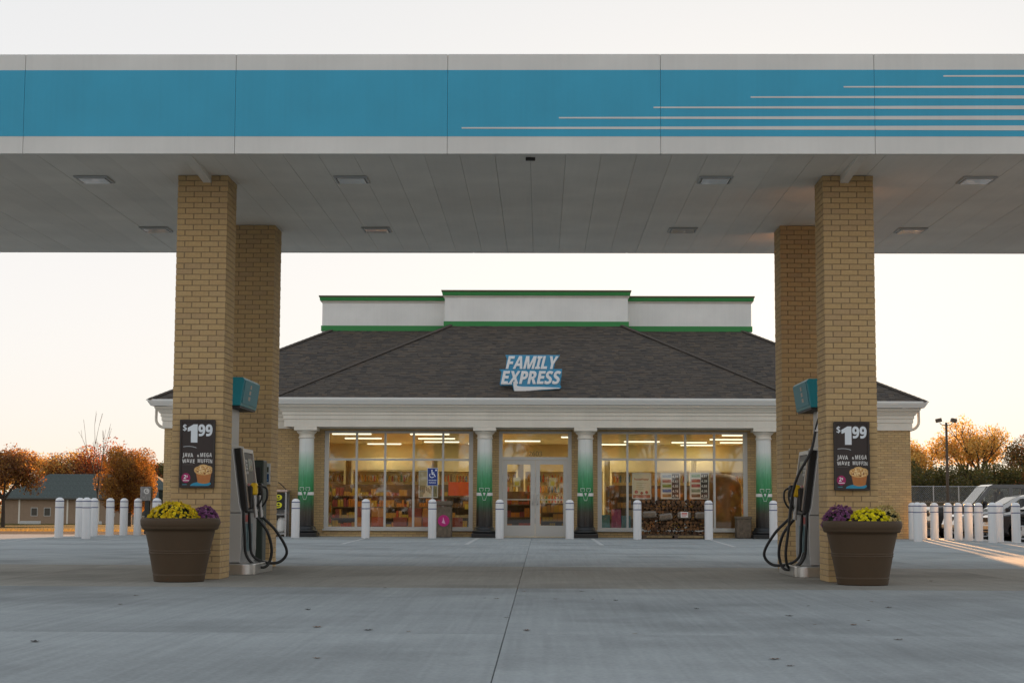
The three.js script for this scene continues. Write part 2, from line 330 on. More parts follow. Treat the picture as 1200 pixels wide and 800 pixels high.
// ---------------------------------------------------------------- the store
const XS = -0.155, WZ = -47.3;
const font = await new FontLoader().loadAsync('fonts/droid/droid_sans_bold.typeface.json');
const fontR = await new FontLoader().loadAsync('fonts/droid/droid_sans_regular.typeface.json');
{
  const st = thing('store_building', 'low buff-brick convenience store with a dark shingled hip roof, white portico and green-banded parapet', 'building', [0, 0, 0]);
  const WX0 = XS - 10.58, WX1 = XS + 10.6, WT = 3.1, ZB = -61;
  // openings in the front wall
  const op = [[-6.15, -1.925, 0.215, 2.98], [-1.19, 0.87, 0, 2.98], [1.605, 5.845, 0.215, 2.98]];
  const segs = [];   // wall pieces x0,x1,y0,y1
  let x = WX0;
  for (const [a, b, y0] of op) { segs.push([x, a, 0, WT]); if (y0 > 0) segs.push([a, b, 0, y0]); segs.push([a, b, 2.98, WT]); x = b; }
  segs.push([x, WX1, 0, WT]);
  const wallGeo = merge([...segs.map(s => b2(s[0], s[1], s[2], s[3], WZ - 0.012, WZ - 0.3)),
    b2(WX0 + 0.012, WX0 + 0.3, 0, WT, WZ - 0.3, ZB), b2(WX1 - 0.3, WX1 - 0.012, 0, WT, WZ - 0.3, ZB), b2(WX0, WX1, 0, WT, ZB, ZB - 0.3)]);
  const wall = mesh('brick_wall', uvm(wallGeo), M.mortar, st);
  { // every brick of the front and the visible flanks
    const L = 0.2033, H = 0.0678, bg = new THREE.BoxGeometry(1, 1, 1), items = [], r = rngOf(77);
    for (let i = 0; i * H + H <= WT; i++) {
      const y = i * H + H / 2;
      for (let u = WX0 - (i % 2 ? L / 2 : 0); u < WX1; u += L) {
        const a0 = Math.max(u + 0.005, WX0), b0 = Math.min(u + L - 0.005, WX1);
        for (const s of segs) if (y > s[2] && y < s[3]) { const a = Math.max(a0, s[0]), b = Math.min(b0, s[1]); if (b - a > 0.02) items.push([(a + b) / 2, y, WZ - 0.03, b - a, 0.058, 0.06]); }
      }
      for (const [xe] of [[WX0 + 0.03], [WX1 - 0.03]]) for (let w = WZ - 0.07 - (i % 2 ? L / 2 : 0); w > ZB; w -= L) items.push([xe, y, w - 0.1, 0.06, 0.058, L - 0.01]);
    }
    const im = new THREE.InstancedMesh(bg, M.brickInst, items.length), mx = new THREE.Matrix4(), cc = new THREE.Color();
    items.forEach((t, k) => { mx.makeScale(t[3], t[4], t[5]); mx.setPosition(t[0], t[1], t[2]); im.setMatrixAt(k, mx); cc.copy(M.brick[Math.floor(r() * 7)].color).multiplyScalar(0.9 + r() * 0.16); im.setColorAt(k, cc); });
    im.name = 'bricks'; im.userData.kind = 'stuff'; im.castShadow = im.receiveShadow = true; wall.add(im);
  }
  // friezes and cornices
  const prof = [[0.0, 3.04], [0.05, 3.04], [0.05, 3.24], [0.075, 3.255], [0.075, 3.36], [0.10, 3.375], [0.10, 3.45], [0.135, 3.47], [0.16, 3.52], [0.21, 3.575], [0.25, 3.60], [0.25, 3.655], [0.0, 3.655]];
  mesh('wing_frieze', ring(prof, WX0, WX1, ZB - 0.3, WZ), M.trim, st);
  const PX0 = XS - 6.98, PX1 = XS + 6.98, PZ = -46.5;
  mesh('portico_beam', ring(prof.map(([o, y]) => [o, y + 0.018]), PX0, PX1, -47.6, PZ), M.trim, st);
  mesh('portico_ceiling', b2(PX0 + 0.03, PX1 - 0.03, 3.075, 3.1, WZ + 0.01, PZ - 0.02), M.trim, st);
  // gutters
  const gut = [[0.22, 3.665], [0.34, 3.665], [0.36, 3.70], [0.40, 3.76], [0.42, 3.80], [0.42, 3.845], [0.405, 3.845], [0.39, 3.80], [0.22, 3.72]];
  mesh('wing_gutter', ring(gut, WX0, WX1, ZB - 0.3, WZ + 0.0), M.gutter, st);
  mesh('portico_gutter', ring(gut.map(([o, y]) => [o - 0.02, y + 0.012]), PX0, PX1, -47.6, PZ), M.gutter, st);
  for (const [xe, s, lab] of [[WX0, -1], [WX1, 1]]) mesh('downspout', tube([[xe + s * 0.3, 3.7, WZ - 0.25], [xe + s * 0.3, 3.5, WZ - 0.25], [xe + s * 0.29, 3.24, WZ - 0.25], [xe + s * 0.2, 3.12, WZ - 0.25], [xe + s * 0.05, 3.06, WZ - 0.25]], 0.04), M.trim, st);
  // roof planes
  const pitch = 0.538, EY = 3.83;
  const mx0 = WX0 - 0.36, mx1 = WX1 + 0.36, mz = WZ + 0.36, mzb = ZB - 0.66, run = 4.6, TY = EY + run * pitch;
  const px0 = PX0 - 0.36, px1 = PX1 + 0.36, pz = PZ + 0.34, prun = 4.75, PTY = EY + 0.01 + prun * pitch;
  const roof = mesh('roof', quads([
    [[mx0, EY, mz], [mx1, EY, mz], [mx1 - run, TY, mz - run], [mx0 + run, TY, mz - run]],
    [[mx0, EY, mzb], [mx0, EY, mz], [mx0 + run, TY, mz - run], [mx0 + run, TY, mzb + run]],
    [[mx1, EY, mz], [mx1, EY, mzb], [mx1 - run, TY, mzb + run], [mx1 - run, TY, mz - run]],
    [[mx1, EY, mzb], [mx0, EY, mzb], [mx0 + run, TY, mzb + run], [mx1 - run, TY, mzb + run]],
    [[mx0 + run, TY, mz - run], [mx1 - run, TY, mz - run], [mx1 - run, TY, mzb + run], [mx0 + run, TY, mzb + run]],
    [[px0, EY + 0.01, pz], [px1, EY + 0.01, pz], [px1 - prun, PTY, pz - prun], [px0 + prun, PTY, pz - prun]],
    [[px0, EY + 0.01, pz - 6], [px0, EY + 0.01, pz], [px0 + prun, PTY, pz - prun], [px0 + prun, PTY, pz - 6]],
    [[px1, EY + 0.01, pz], [px1, EY + 0.01, pz - 6], [px1 - prun, PTY, pz - 6], [px1 - prun, PTY, pz - prun]]]), M.roofDeck, st);
  { // shingles: one small slab per tab, every course a step above the last
    const items = [], r = rngOf(91), ex = 0.125, slope = Math.sqrt(1 + pitch * pitch), ang = Math.atan(pitch);
    const palette = [[0.072, 0.058, 0.046], [0.064, 0.052, 0.042], [0.084, 0.067, 0.052], [0.056, 0.047, 0.04], [0.078, 0.062, 0.048], [0.092, 0.07, 0.051]];
    const qx = new THREE.Quaternion(), e = new THREE.Euler(), m4 = new THREE.Matrix4();
    function plane(kind, rows, f) {
      for (let i = 0; i < rows; i++) {
        const d = (i + 0.5) * ex / slope, y = EY + d * pitch, [a, b, fixed] = f(d);
        let u = a - r() * 0.3; const dir = 1;
        while (u < b) {
          const w = 0.1 + r() * 0.17, u0 = Math.max(u, a), u1 = Math.min(u + w, b); u += w;
          if (u1 - u0 < 0.02) continue;
          const th = 0.016 + (r() < 0.4 ? 0.012 : 0) + r() * 0.004;
          items.push([kind, (u0 + u1) / 2, y, fixed, u1 - u0 - 0.004, th, Math.floor(r() * 6), 0.9 + r() * 0.2]);
        }
      }
    }
    const rows = Math.floor(run * slope / ex), prow = Math.floor(prun * slope / ex);
    plane('f', rows, d => [mx0 + d, mx1 - d, mz - d]);
    plane('f', prow, d => [px0 + d, px1 - d, pz - d]);
    plane('l', rows, d => [mzb + d, mz - d, mx0 + d]); plane('r', rows, d => [mzb + d, mz - d, mx1 - d]);
    plane('l', prow, d => [pz - 2.2 - d * 0.6, pz - d, px0 + d]); plane('r', prow, d => [pz - 2.2 - d * 0.6, pz - d, px1 - d]);
    const im = new THREE.InstancedMesh(new THREE.BoxGeometry(1, 1, 1), M.shingle, items.length), cc = new THREE.Color(), p = new THREE.Vector3(), s = new THREE.Vector3();
    items.forEach(([k, u, y, f, w, th, c, b], i) => {
      if (k === 'f') { e.set(ang + 0.0, 0, 0, 'YXZ'); p.set(u, y + 0.012, f); }
      else if (k === 'l') { e.set(ang + 0.0, -Math.PI / 2, 0, 'YXZ'); p.set(f, y + 0.012, u); }
      else { e.set(ang + 0.0, Math.PI / 2, 0, 'YXZ'); p.set(f, y + 0.012, u); }
      qx.setFromEuler(e); s.set(w, th, ex - 0.012); m4.compose(p, qx, s); im.setMatrixAt(i, m4);
      cc.setRGB(...palette[c].map(v => v * b)); im.setColorAt(i, cc);
    });
    im.name = 'shingles'; im.userData.kind = 'stuff'; im.castShadow = im.receiveShadow = true; roof.add(im);
    // hip caps
    const cap = new THREE.BoxGeometry(0.11, 0.014, 0.15), capMat = [mat(C(0.076, 0.061, 0.048), 0.95)];
    const hip = (ax, ay, az, bx, by, bz) => {
      const a = V3(ax, ay, az), b = V3(bx, by, bz), n = Math.floor(a.distanceTo(b) / 0.16), list = [];
      const dz = b.clone().sub(a).normalize(), dx = V3(0, 1, 0).cross(dz).normalize(), dy = dz.clone().cross(dx), basis = new THREE.Matrix4().makeBasis(dx, dy, dz);
      for (let i = 0; i < n; i++) for (const s of [-1, 1]) { const g = cap.clone().translate(s * 0.055, 0, 0).rotateZ(-s * 0.3).rotateX(-0.05); g.applyMatrix4(basis); const c = a.clone().lerp(b, i / n); g.translate(c.x, c.y + 0.05, c.z); list.push(g); }
      mesh('hip_cap', merge(list), capMat[0], roof);
    };
    hip(px0, EY, pz, px0 + prun, PTY, pz - prun); hip(px1, EY, pz, px1 - prun, PTY, pz - prun);
    hip(mx0, EY, mz, mx0 + run, TY, mz - run); hip(mx1, EY, mz, mx1 - run, TY, mz - run);
  }
  // parapets
  const para = (hx, z, y0, y1) => {
    const a = XS - hx, b = XS + hx, zb = -57;
    const p = mesh('parapet', uvm(b2(a, b, y0 - 0.5, y1, z, zb)), M.white, st);
    mesh('lower_green_band', uvm(ring([[0, y0], [0.03, y0], [0.03, y0 + 0.165], [0, y0 + 0.165]], a, b, zb, z)), M.green, p);
    mesh('upper_green_band', uvm(ring([[0, y1 - 0.135], [0.07, y1 - 0.125], [0.085, y1 - 0.02], [0, y1 - 0.02]], a, b, zb, z)), M.green, p);
    mesh('moulding', uvm(ring([[0, y1 - 0.18], [0.03, y1 - 0.18], [0.06, y1 - 0.137], [0, y1 - 0.137]], a, b, zb, z)), M.trim, p);
    mesh('coping', uvm(ring([[-0.2, y1 - 0.018], [0.1, y1 - 0.018], [0.11, y1 + 0.03], [-0.2, y1 + 0.04]], a, b, zb, z)), mat(C(0.13, 0.10, 0.06), 0.6), p);
  };
  para(6.67, -51.45, 6.27, 7.34); para(2.815, -50.85, 6.345, 7.44);

  // portico columns with their printed wraps
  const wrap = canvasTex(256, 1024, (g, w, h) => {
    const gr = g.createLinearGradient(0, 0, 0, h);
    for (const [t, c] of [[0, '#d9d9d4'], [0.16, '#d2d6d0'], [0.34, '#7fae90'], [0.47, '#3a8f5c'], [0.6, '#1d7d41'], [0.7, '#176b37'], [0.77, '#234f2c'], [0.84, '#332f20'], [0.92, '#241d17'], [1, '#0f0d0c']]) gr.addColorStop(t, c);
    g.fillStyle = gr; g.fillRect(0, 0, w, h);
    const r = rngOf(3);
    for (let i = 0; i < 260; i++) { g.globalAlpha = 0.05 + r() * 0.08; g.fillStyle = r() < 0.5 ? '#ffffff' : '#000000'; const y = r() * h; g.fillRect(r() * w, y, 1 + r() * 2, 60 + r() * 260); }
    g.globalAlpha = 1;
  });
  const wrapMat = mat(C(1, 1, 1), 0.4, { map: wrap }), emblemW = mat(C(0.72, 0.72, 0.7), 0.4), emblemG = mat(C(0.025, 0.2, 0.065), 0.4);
  for (const dx of [-6.43, -1.42, 1.4, 6.38]) {
    const col = new THREE.Group(); col.name = 'portico_column'; col.position.set(XS + dx, 0, -46.75); st.add(col);
    const sh = new THREE.CylinderGeometry(0.205, 0.232, 2.5, 36, 1, true); sh.translate(0, 0.3 + 1.25, 0); sh.rotateY(Math.PI / 2);
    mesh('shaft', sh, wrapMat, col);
    mesh('plinth', merge([rbox(0.7, 0.12, 0.7, 0.015, 0, 0.06, 0), lathe([[0, 0.12], [0.33, 0.12], [0.345, 0.16], [0.33, 0.2], [0.29, 0.215], [0.28, 0.25], [0.265, 0.28], [0.25, 0.302], [0, 0.302]], 36)]), M.black, col);
    mesh('capital', merge([lathe([[0.2, 2.74], [0.225, 2.745], [0.235, 2.765], [0.225, 2.785], [0.21, 2.79], [0.21, 2.86], [0.25, 2.885], [0.285, 2.93], [0.3, 2.955], [0, 2.955]], 36), rbox(0.64, 0.1, 0.64, 0.012, 0, 3.005, 0)]), M.trim, col);
    mesh('white_band', new THREE.CylinderGeometry(0.226, 0.227, 0.085, 36, 1, true).translate(0, 1.2, 0), emblemW, col);
    const V = k => polyShape([[-0.17 - k, 0.16 + k], [-0.17 - k, 0.09 - k], [-0.135, 0.09 - k], [-0.04 - k * 0.6, -0.2 - k], [0.04 + k * 0.6, -0.2 - k], [0.135, 0.09 - k], [0.17 + k, 0.09 - k], [0.17 + k, 0.16 + k], [0.045 - k, 0.16 + k], [0.045 - k, 0.09 - k], [0.07, 0.09 - k], [0, -0.1 - k], [-0.07, 0.09 - k], [-0.045 + k, 0.09 - k], [-0.045 + k, 0.16 + k]].map(p => [p[0] * 0.78, p[1] * 0.9]));
    mesh('emblem_outline', extr(V(0.011), 0.012).translate(0, 1.22, 0.226), emblemW, col);
    mesh('emblem', extr(V(0), 0.016).translate(0, 1.22, 0.226), emblemG, col);
  }

  // windows
  const GZ = WZ - 0.09;
  function windowUnit(x0, x1, y0, y1, vs, hy) {
    const w = new THREE.Group(); w.name = 'window'; st.add(w);
    const f = 0.06, parts = [b2(x0, x1, y0, y0 + f, WZ - 0.03, WZ - 0.15), b2(x0, x1, y1 - f, y1, WZ - 0.03, WZ - 0.15), b2(x0, x0 + 0.12, y0 + f, y1 - f, WZ - 0.03, WZ - 0.15), b2(x1 - 0.12, x1, y0 + f, y1 - f, WZ - 0.03, WZ - 0.15)];
    mesh('frame', merge(parts), M.frame, w);
    const xs = [x0 + 0.12, ...vs, x1 - 0.12];
    for (const v of vs) mesh('mullion', b2(v - 0.03, v + 0.03, y0 + f + 0.001, y1 - f - 0.001, WZ - 0.035, WZ - 0.145), M.frame, w);
    for (let i = 0; i < xs.length - 1; i++) {
      const a = xs[i] + (i ? 0.03 : 0), b = xs[i + 1] - (i < xs.length - 2 ? 0.03 : 0);
      mesh('transom_bar', b2(a + 0.001, b - 0.001, hy - 0.03, hy + 0.03, WZ - 0.04, WZ - 0.14), M.frame, w);
      const t = (rnd() - 0.5) * 0.006;
      for (const [c, d] of [[y0 + f, hy - 0.03], [hy + 0.03, y1 - f]]) { const p = mesh('pane', new THREE.PlaneGeometry(b - a, d - c), M.glass, w); p.position.set((a + b) / 2, (c + d) / 2, GZ); p.rotation.y = t; p.rotation.x = (rnd() - 0.5) * 0.004; }
    }
    mesh('sill', rbox(x1 - x0 + 0.06, 0.05, 0.09, 0.01, (x0 + x1) / 2, y0 - 0.028, WZ + 0.02), M.frame, w);
    return w;
  }
  windowUnit(-6.15, -1.925, 0.215, 2.98, [-5.24, -4.427, -3.616, -2.78], 2.175);
  windowUnit(1.605, 5.845, 0.215, 2.98, [2.452, 3.26, 4.092, 4.911], 2.2);
  { // entrance
    const e = new THREE.Group(); e.name = 'entrance'; st.add(e);
    const x0 = -1.19, x1 = 0.87;
    mesh('frame', merge([b2(x0, x0 + 0.1, 0, 2.98, WZ - 0.03, WZ - 0.15), b2(x1 - 0.1, x1, 0, 2.98, WZ - 0.03, WZ - 0.15), b2(x0 + 0.1, x1 - 0.1, 2.92, 2.98, WZ - 0.03, WZ - 0.15), b2(x0 + 0.1, x1 - 0.1, 2.17, 2.26, WZ - 0.03, WZ - 0.15)]), M.frame, e);
    const tp = mesh('transom_pane', new THREE.PlaneGeometry(x1 - x0 - 0.2, 0.66), M.glass, e); tp.position.set((x0 + x1) / 2, 2.59, GZ);
    const num = new TextGeometry('2603', { font: fontR, size: 0.13, depth: 0.004, curveSegments: 4 }); num.computeBoundingBox();
    mesh('house_number', num.translate(-num.boundingBox.max.x / 2 - 0.16, 2.29, GZ + 0.004), mat(C(0.12, 0.1, 0.06), 0.6), e);
    for (const s of [-1, 1]) {
      const d = new THREE.Group(); d.name = 'door'; st.add(d);
      const c = -0.16, a = s < 0 ? x0 + 0.105 : c + 0.004, b = s < 0 ? c - 0.004 : x1 - 0.105;
      mesh('leaf_frame', merge([b2(a, b, 0.02, 0.33, WZ - 0.05, WZ - 0.11), b2(a, b, 2.05, 2.165, WZ - 0.05, WZ - 0.11), b2(a, a + 0.13, 0.33, 2.05, WZ - 0.05, WZ - 0.11), b2(b - 0.13, b, 0.33, 2.05, WZ - 0.05, WZ - 0.11)]), M.frame, d);
      const p = mesh('pane', new THREE.PlaneGeometry(b - a - 0.26, 1.72), M.glass, d); p.position.set((a + b) / 2, 1.19, GZ + 0.004); p.rotation.y = s * 0.004;
      const hx = s < 0 ? b - 0.065 : a + 0.065;
      mesh('handle', merge([tube([[hx, 0.92, WZ - 0.05], [hx, 0.93, WZ + 0.02], [hx, 1.0, WZ + 0.03], [hx, 1.1, WZ + 0.03], [hx, 1.17, WZ + 0.02], [hx, 1.18, WZ - 0.05]], 0.013, 24, 6)]), M.steel, d);
      mesh('push_bar', b2(a + 0.13, b - 0.13, 1.04, 1.075, WZ - 0.13, WZ - 0.16), M.frame, d);
    }
  }
  // the room inside
  const FX0 = WX0 + 0.3, FX1 = WX1 - 0.3, FZ = WZ - 0.31, RB = -58.8;
  mesh('shop_floor', uvm(b2(FX0, FX1, -0.02, 0.012, FZ + 0.28, RB)), mat(C(0.68, 0.56, 0.36), 0.35), st);
  mesh('shop_ceiling', b2(FX0, FX1, 3.03, 3.06, FZ, RB), M.ceil, st);
  mesh('shop_wall', merge([b2(FX0, FX1, 0.013, 3.029, RB, RB - 0.1), b2(FX0 - 0.001, FX0 + 0.02, 0.013, 3.029, RB, FZ - 0.02), b2(FX1 - 0.02, FX1 + 0.001, 0.013, 3.029, RB, FZ - 0.02)]), M.cream, st);
}

// ---------------------------------------------------------------- roof sign
{
  const SZ = -46.62, sg = thing('roof_sign', 'blue and white slanted lettered store sign standing on the shingled roof', 'sign', [0, 0, SZ]);
  const k = (zx, zy) => [-1.540 + zx * 0.002397, 5.478 - zy * 0.002402];
  const back = [[222, 158], [862, 158], [838, 205], [805, 240], [792, 322], [888, 322], [882, 400], [866, 500], [878, 530], [866, 556], [350, 608], [326, 598], [306, 515], [168, 518], [158, 500], [178, 360], [152, 328], [226, 326], [240, 200]].map(p => k(...p));
  const blueM = mat(C(0.03, 0.26, 0.45), 0.35), whiteM = mat(C(0.78, 0.78, 0.78), 0.4);
  mesh('sign_panel', extr(polyShape(back), 0.16, 0.012).translate(0, 0, -0.16), blueM, sg);
  mesh('swoosh', extr(polyShape([[318, 470], [352, 478], [362, 522], [420, 530], [640, 532], [862, 542], [860, 552], [640, 566], [480, 582], [352, 596], [332, 588], [318, 530]].map(p => k(...p))), 0.03, 0.006), whiteM, sg);
  mesh('left_foot', extr(polyShape([[172, 505], [300, 505], [300, 488], [176, 488]].map(p => k(...p))), 0.026, 0.005), whiteM, sg);
  const word = (text, x0, x1, yb, yt, skew) => {
    // measure the whole word, then give every letter its own mesh
    const gs = []; let u = 0;
    for (const ch of text) { const g = new TextGeometry(ch, { font, size: 1, depth: 0.03, curveSegments: 4, bevelEnabled: true, bevelSize: 0.022, bevelThickness: 0.004, bevelSegments: 1 }); g.computeBoundingBox(); const b = g.boundingBox; g.translate(u - b.min.x, 0, 0); gs.push(g); u += b.max.x - b.min.x + (ch === 'L' ? 0.02 : 0.075); }
    let H = 0; for (const g of gs) { g.computeBoundingBox(); H = Math.max(H, g.boundingBox.max.y); }
    const W = u - 0.075, sx = (x1 - x0 - skew * (yt - yb)) / W, sy = (yt - yb) / H;
    for (const g of gs) { const p = g.attributes.position; for (let i = 0; i < p.count; i++) { const x = p.getX(i) * sx, y = p.getY(i) * sy; p.setXYZ(i, x0 + x + y * skew, yb + y, p.getZ(i)); } g.computeVertexNormals(); mesh('letter', g, whiteM, sg); }
  };
  word('FAMILY', k(228, 325)[0], k(848, 170)[0], k(0, 320)[1], k(0, 172)[1], 0.24);
  word('EXPRESS', k(172, 500)[0], k(880, 345)[0], k(0, 496)[1], k(0, 345)[1], 0.2);
  mesh('bracket', merge([-0.7, 0.2].map(x => bar(V3(x, 4.4, -0.15), V3(x, 4.15, -0.75), 0.025))), M.dark, sg);
}

// ---------------------------------------------------------------- inside the shop
{
  const prodCols = [[0.42, 0.07, 0.025], [0.5, 0.18, 0.025], [0.42, 0.28, 0.04], [0.06, 0.12, 0.2], [0.36, 0.3, 0.2], [0.09, 0.18, 0.07], [0.25, 0.05, 0.05], [0.16, 0.085, 0.04], [0.45, 0.24, 0.06]];
  const prodMat = mat(C(1, 1, 1), 0.5, { vertexColors: true });
  function colored(g, c) { g = flat(g); const a = new Float32Array(g.attributes.position.count * 3); for (let i = 0; i < a.length; i += 3) { a[i] = c[0]; a[i + 1] = c[1]; a[i + 2] = c[2]; } g.setAttribute('color', new THREE.BufferAttribute(a, 3)); return g; }
  const shelfMat = mat(C(0.13, 0.085, 0.045), 0.5);
  function gondola(x, z, len, levels, label, cols, seed, ry = 0, hgt = 1.5) {
    const g = thing('display_shelf', label, 'shelf', [x, 0.013, z], 'shelves inside the shop', ry), r = rngOf(seed);
    mesh('back_panel', b2(-len / 2, len / 2, 0, hgt, -0.02, 0.02), shelfMat, g);
    const prods = [];
    for (let i = 0; i < levels; i++) {
      const y = 0.12 + i * (hgt - 0.15) / levels;
      mesh('shelf', b2(-len / 2, len / 2, y, y + 0.025, -0.38, 0.38), shelfMat, g);
      for (const s of [-1, 1]) for (let u = -len / 2 + 0.05; u < len / 2 - 0.1;) { const w = 0.05 + r() * 0.1, h = 0.08 + r() * 0.2, n = 1 + Math.floor(r() * 3), c = cols[Math.floor(r() * cols.length)]; for (let q = 0; q < n && u < len / 2 - 0.1; q++) { prods.push(colored(b2(u, u + w - 0.01, y + 0.026, y + 0.026 + Math.min(h, (hgt - 0.15) / levels - 0.05), s * 0.1, s * 0.34), prodCols[c])); u += w; } }
    }
    const p = mesh('products', merge(prods), prodMat, g); p.userData.kind = 'stuff'; return g;
  }
  gondola(-4.6, -51.2, 3.6, 4, 'shelf of red and orange packets seen through the left window, nearest the glass', [0, 1, 2, 6, 7, 8], 11);
  gondola(-4.2, -53.6, 4.2, 4, 'shelf of mixed packets deeper in the shop behind the left window', [0, 2, 3, 4, 7, 8], 12);
  gondola(3.9, -51.4, 3.6, 4, 'shelf of brown and amber packets behind the right window, nearest the glass', [1, 2, 7, 8, 4], 13);
  gondola(4.1, -53.9, 4.0, 4, 'shelf of mixed packets deeper in the shop behind the right window', [0, 3, 5, 7, 8], 14);
  gondola(0.55, -50.2, 1.1, 3, 'low yellow snack stand seen through the right-hand door', [2, 2, 8, 1], 15, 0, 0.95);
  gondola(-0.85, -50.9, 1.2, 3, 'red promotional stand seen through the left-hand door', [0, 0, 6, 1], 16, 0, 1.3);
  // cases of drinks stacked low along the left window
  const caseMat = [mat(C(0.5, 0.1, 0.03), 0.5), mat(C(0.58, 0.22, 0.04), 0.5), mat(C(0.3, 0.06, 0.03), 0.5), mat(C(0.06, 0.09, 0.16), 0.5)];
  let q = 0;
  for (const [x, n] of [[-5.1, 3], [-4.68, 3], [-4.05, 2], [-3.62, 3], [-3.2, 3], [-2.45, 2]]) {
    const g = thing('drink_case_stack', ['tall red', 'second orange', 'low red', 'fourth red', 'fifth orange', 'last low'][q] + ' stack of drink cases on the floor inside the left window', 'crates', [x, 0.013, -48.25], 'drink cases along the left window');
    for (let i = 0; i < n; i++) mesh('case', rbox(0.39, 0.26, 0.29, 0.012, 0, 0.132 + i * 0.264, (i % 2) * 0.01), caseMat[(q * 2 + i) % 3], g);
    q++;
  }
  const bag = thing('gift_bag_stand', 'pink and teal patterned gift bags in the left corner of the right window', 'bags', [2.15, 0.013, -48.3]);
  [[-0.3, 0.62, [0.08, 0.34, 0.36]], [0.02, 0.78, [0.5, 0.1, 0.22]], [0.3, 0.6, [0.1, 0.3, 0.38]]].forEach(([x, h, c], i) => mesh('bag', rbox(0.28, h, 0.16, 0.02, x, h / 2, i % 2 * 0.06), mat(C(...c), 0.6, { map: grainMap }), bag));
  const tw = thing('brown_display_tower', 'tall brown rounded display seen in the right pane of the right window', 'display', [5.35, 0.013, -48.9]);
  mesh('body', lathe([[0, 0], [0.5, 0], [0.5, 1.25], [0.47, 1.5], [0.38, 1.7], [0.2, 1.8], [0, 1.83]], 30), mat(C(0.27, 0.14, 0.045), 0.6, { map: grainMap }), tw);
  mesh('plinth', rbox(1.05, 0.12, 1.05, 0.02, 0, 0.06, 0), M.dark, tw);
  // coolers on the back wall
  const glow = new THREE.MeshStandardMaterial({ color: C(0.5, 0.4, 0.2), emissive: C(1, 0.86, 0.55), emissiveIntensity: 0.02 });
  const cl = ['far left', 'second from the left', 'third from the left', 'fourth from the left', 'fifth from the left', 'far right'];
  for (let i = 0; i < 6; i++) {
    const x = -8.2 + i * 3.0, c = thing('drink_cooler', `glass-fronted drinks cooler on the back wall, ${cl[i]}`, 'cooler', [x, 0.013, -58.3], 'coolers along the back wall'), r = rngOf(300 + i);
    mesh('cabinet', merge([b2(-1.4, 1.4, 0, 0.2, -0.4, 0.35), b2(-1.4, 1.4, 2.05, 2.5, -0.4, 0.38), b2(-1.4, 1.4, 0.2, 2.05, -0.4, -0.3), b2(-1.4, -1.34, 0.2, 2.05, -0.3, 0.35), b2(1.34, 1.4, 0.2, 2.05, -0.3, 0.35)]), mat(C(0.8, 0.7, 0.44), 0.5), c);
    const prods = []; for (let l = 0; l < 5; l++) for (let u = -1.28; u < 1.25; u += 0.105) { const cc = prodCols[Math.floor(r() * 9)]; { const hb = 0.2 + r() * 0.08; prods.push(colored(cyl(0.036, 0.036, hb * 0.7, u + 0.04, 0.25 + l * 0.36, 0.1, 7), cc), colored(cyl(0.034, 0.012, hb * 0.3, u + 0.04, 0.25 + l * 0.36 + hb * 0.7, 0.1, 7), cc)); } }
    const p = mesh('bottles', merge(prods), prodMat, c); p.userData.kind = 'stuff';
    mesh('header', b2(-1.38, 1.38, 2.1, 2.45, 0.381, 0.4), glow, c);
  }
  // ceiling strip lights, lit
  const lampGlow = new THREE.MeshStandardMaterial({ color: C(0.9, 0.9, 0.85), emissive: C(1, 0.93, 0.7), emissiveIntensity: 0.3 });
  const lamps = [[-5.62, -49.4], [-3.3, -49.4], [-5.62, -52.6], [-3.3, -52.6], [-3.3, -55.4], [-1.9, -57.0], [-0.6, -54.4], [3.3, -54.6], [5.95, -49.5], [5.9, -52.6], [4.9, -55.2], [6.5, -55.2], [1.2, -51.2], [2.4, -57.2], [-5.4, -57.4], [5.4, -57.6]];  // last three rear-row lamps are added to brighten the back wall
  lamps.forEach(([x, z], i) => {
    const l = thing('strip_light', `lit fluorescent strip on the shop ceiling, ${['front left corner', 'front row by the left poster', 'second row far left', 'second row by the left poster', 'third row behind the disabled sign', 'rear row left of the door', 'behind the door transom', 'behind the price posters', 'front right corner', 'second row on the right', 'third row right, left of two', 'third row right, right of two', 'just inside right of the doors', 'rear row right of the doors, added to brighten the back wall', 'rear row far left, added to brighten the back wall', 'rear row far right, added to brighten the back wall'][i]}`, 'lamp', [x, 3.028, z], 'strip lights on the shop ceiling');
    mesh('housing', b2(-0.6, 0.6, -0.03, 0, -0.1, 0.1), M.white, l);
    mesh('diffuser', rbox(1.16, 0.04, 0.16, 0.012, 0, -0.05, 0), lampGlow, l);
    const ra = new THREE.RectAreaLight(C(1, 0.89, 0.6), 5.6, 1.16, 0.16); ra.position.set(0, -0.076, 0); ra.rotation.x = -Math.PI / 2; l.add(ra);
  });
  // posters and notices on the glass
  function poster(name, label, x0, x1, y0, y1, draw, z = WZ - 0.155, rim = 0.025) {
    const g = thing(name, label, 'poster', [(x0 + x1) / 2, y0, z]);
    const w = x1 - x0, h = y1 - y0;
    mesh('poster_frame', ring([[0, -0.008], [rim, -0.008], [rim, 0.012], [0, 0.012]], -w / 2 + rim, w / 2 - rim, -h / 2 + rim, h / 2 - rim).rotateX(Math.PI / 2).translate(0, h / 2, 0), mat(C(0.62, 0.6, 0.55), 0.5), g);
    const t = mesh('print', new THREE.PlaneGeometry(w - 2 * rim, h - 2 * rim).translate(0, h / 2, 0.004), mat(C(1, 1, 1), 0.6, { map: canvasTex(256, Math.round(256 * h / w), draw) }), g);
    mesh('backing', b2(-w / 2 + rim, w / 2 - rim, rim, h - rim, -0.006, 0.0), M.white, g);
    return g;
  }
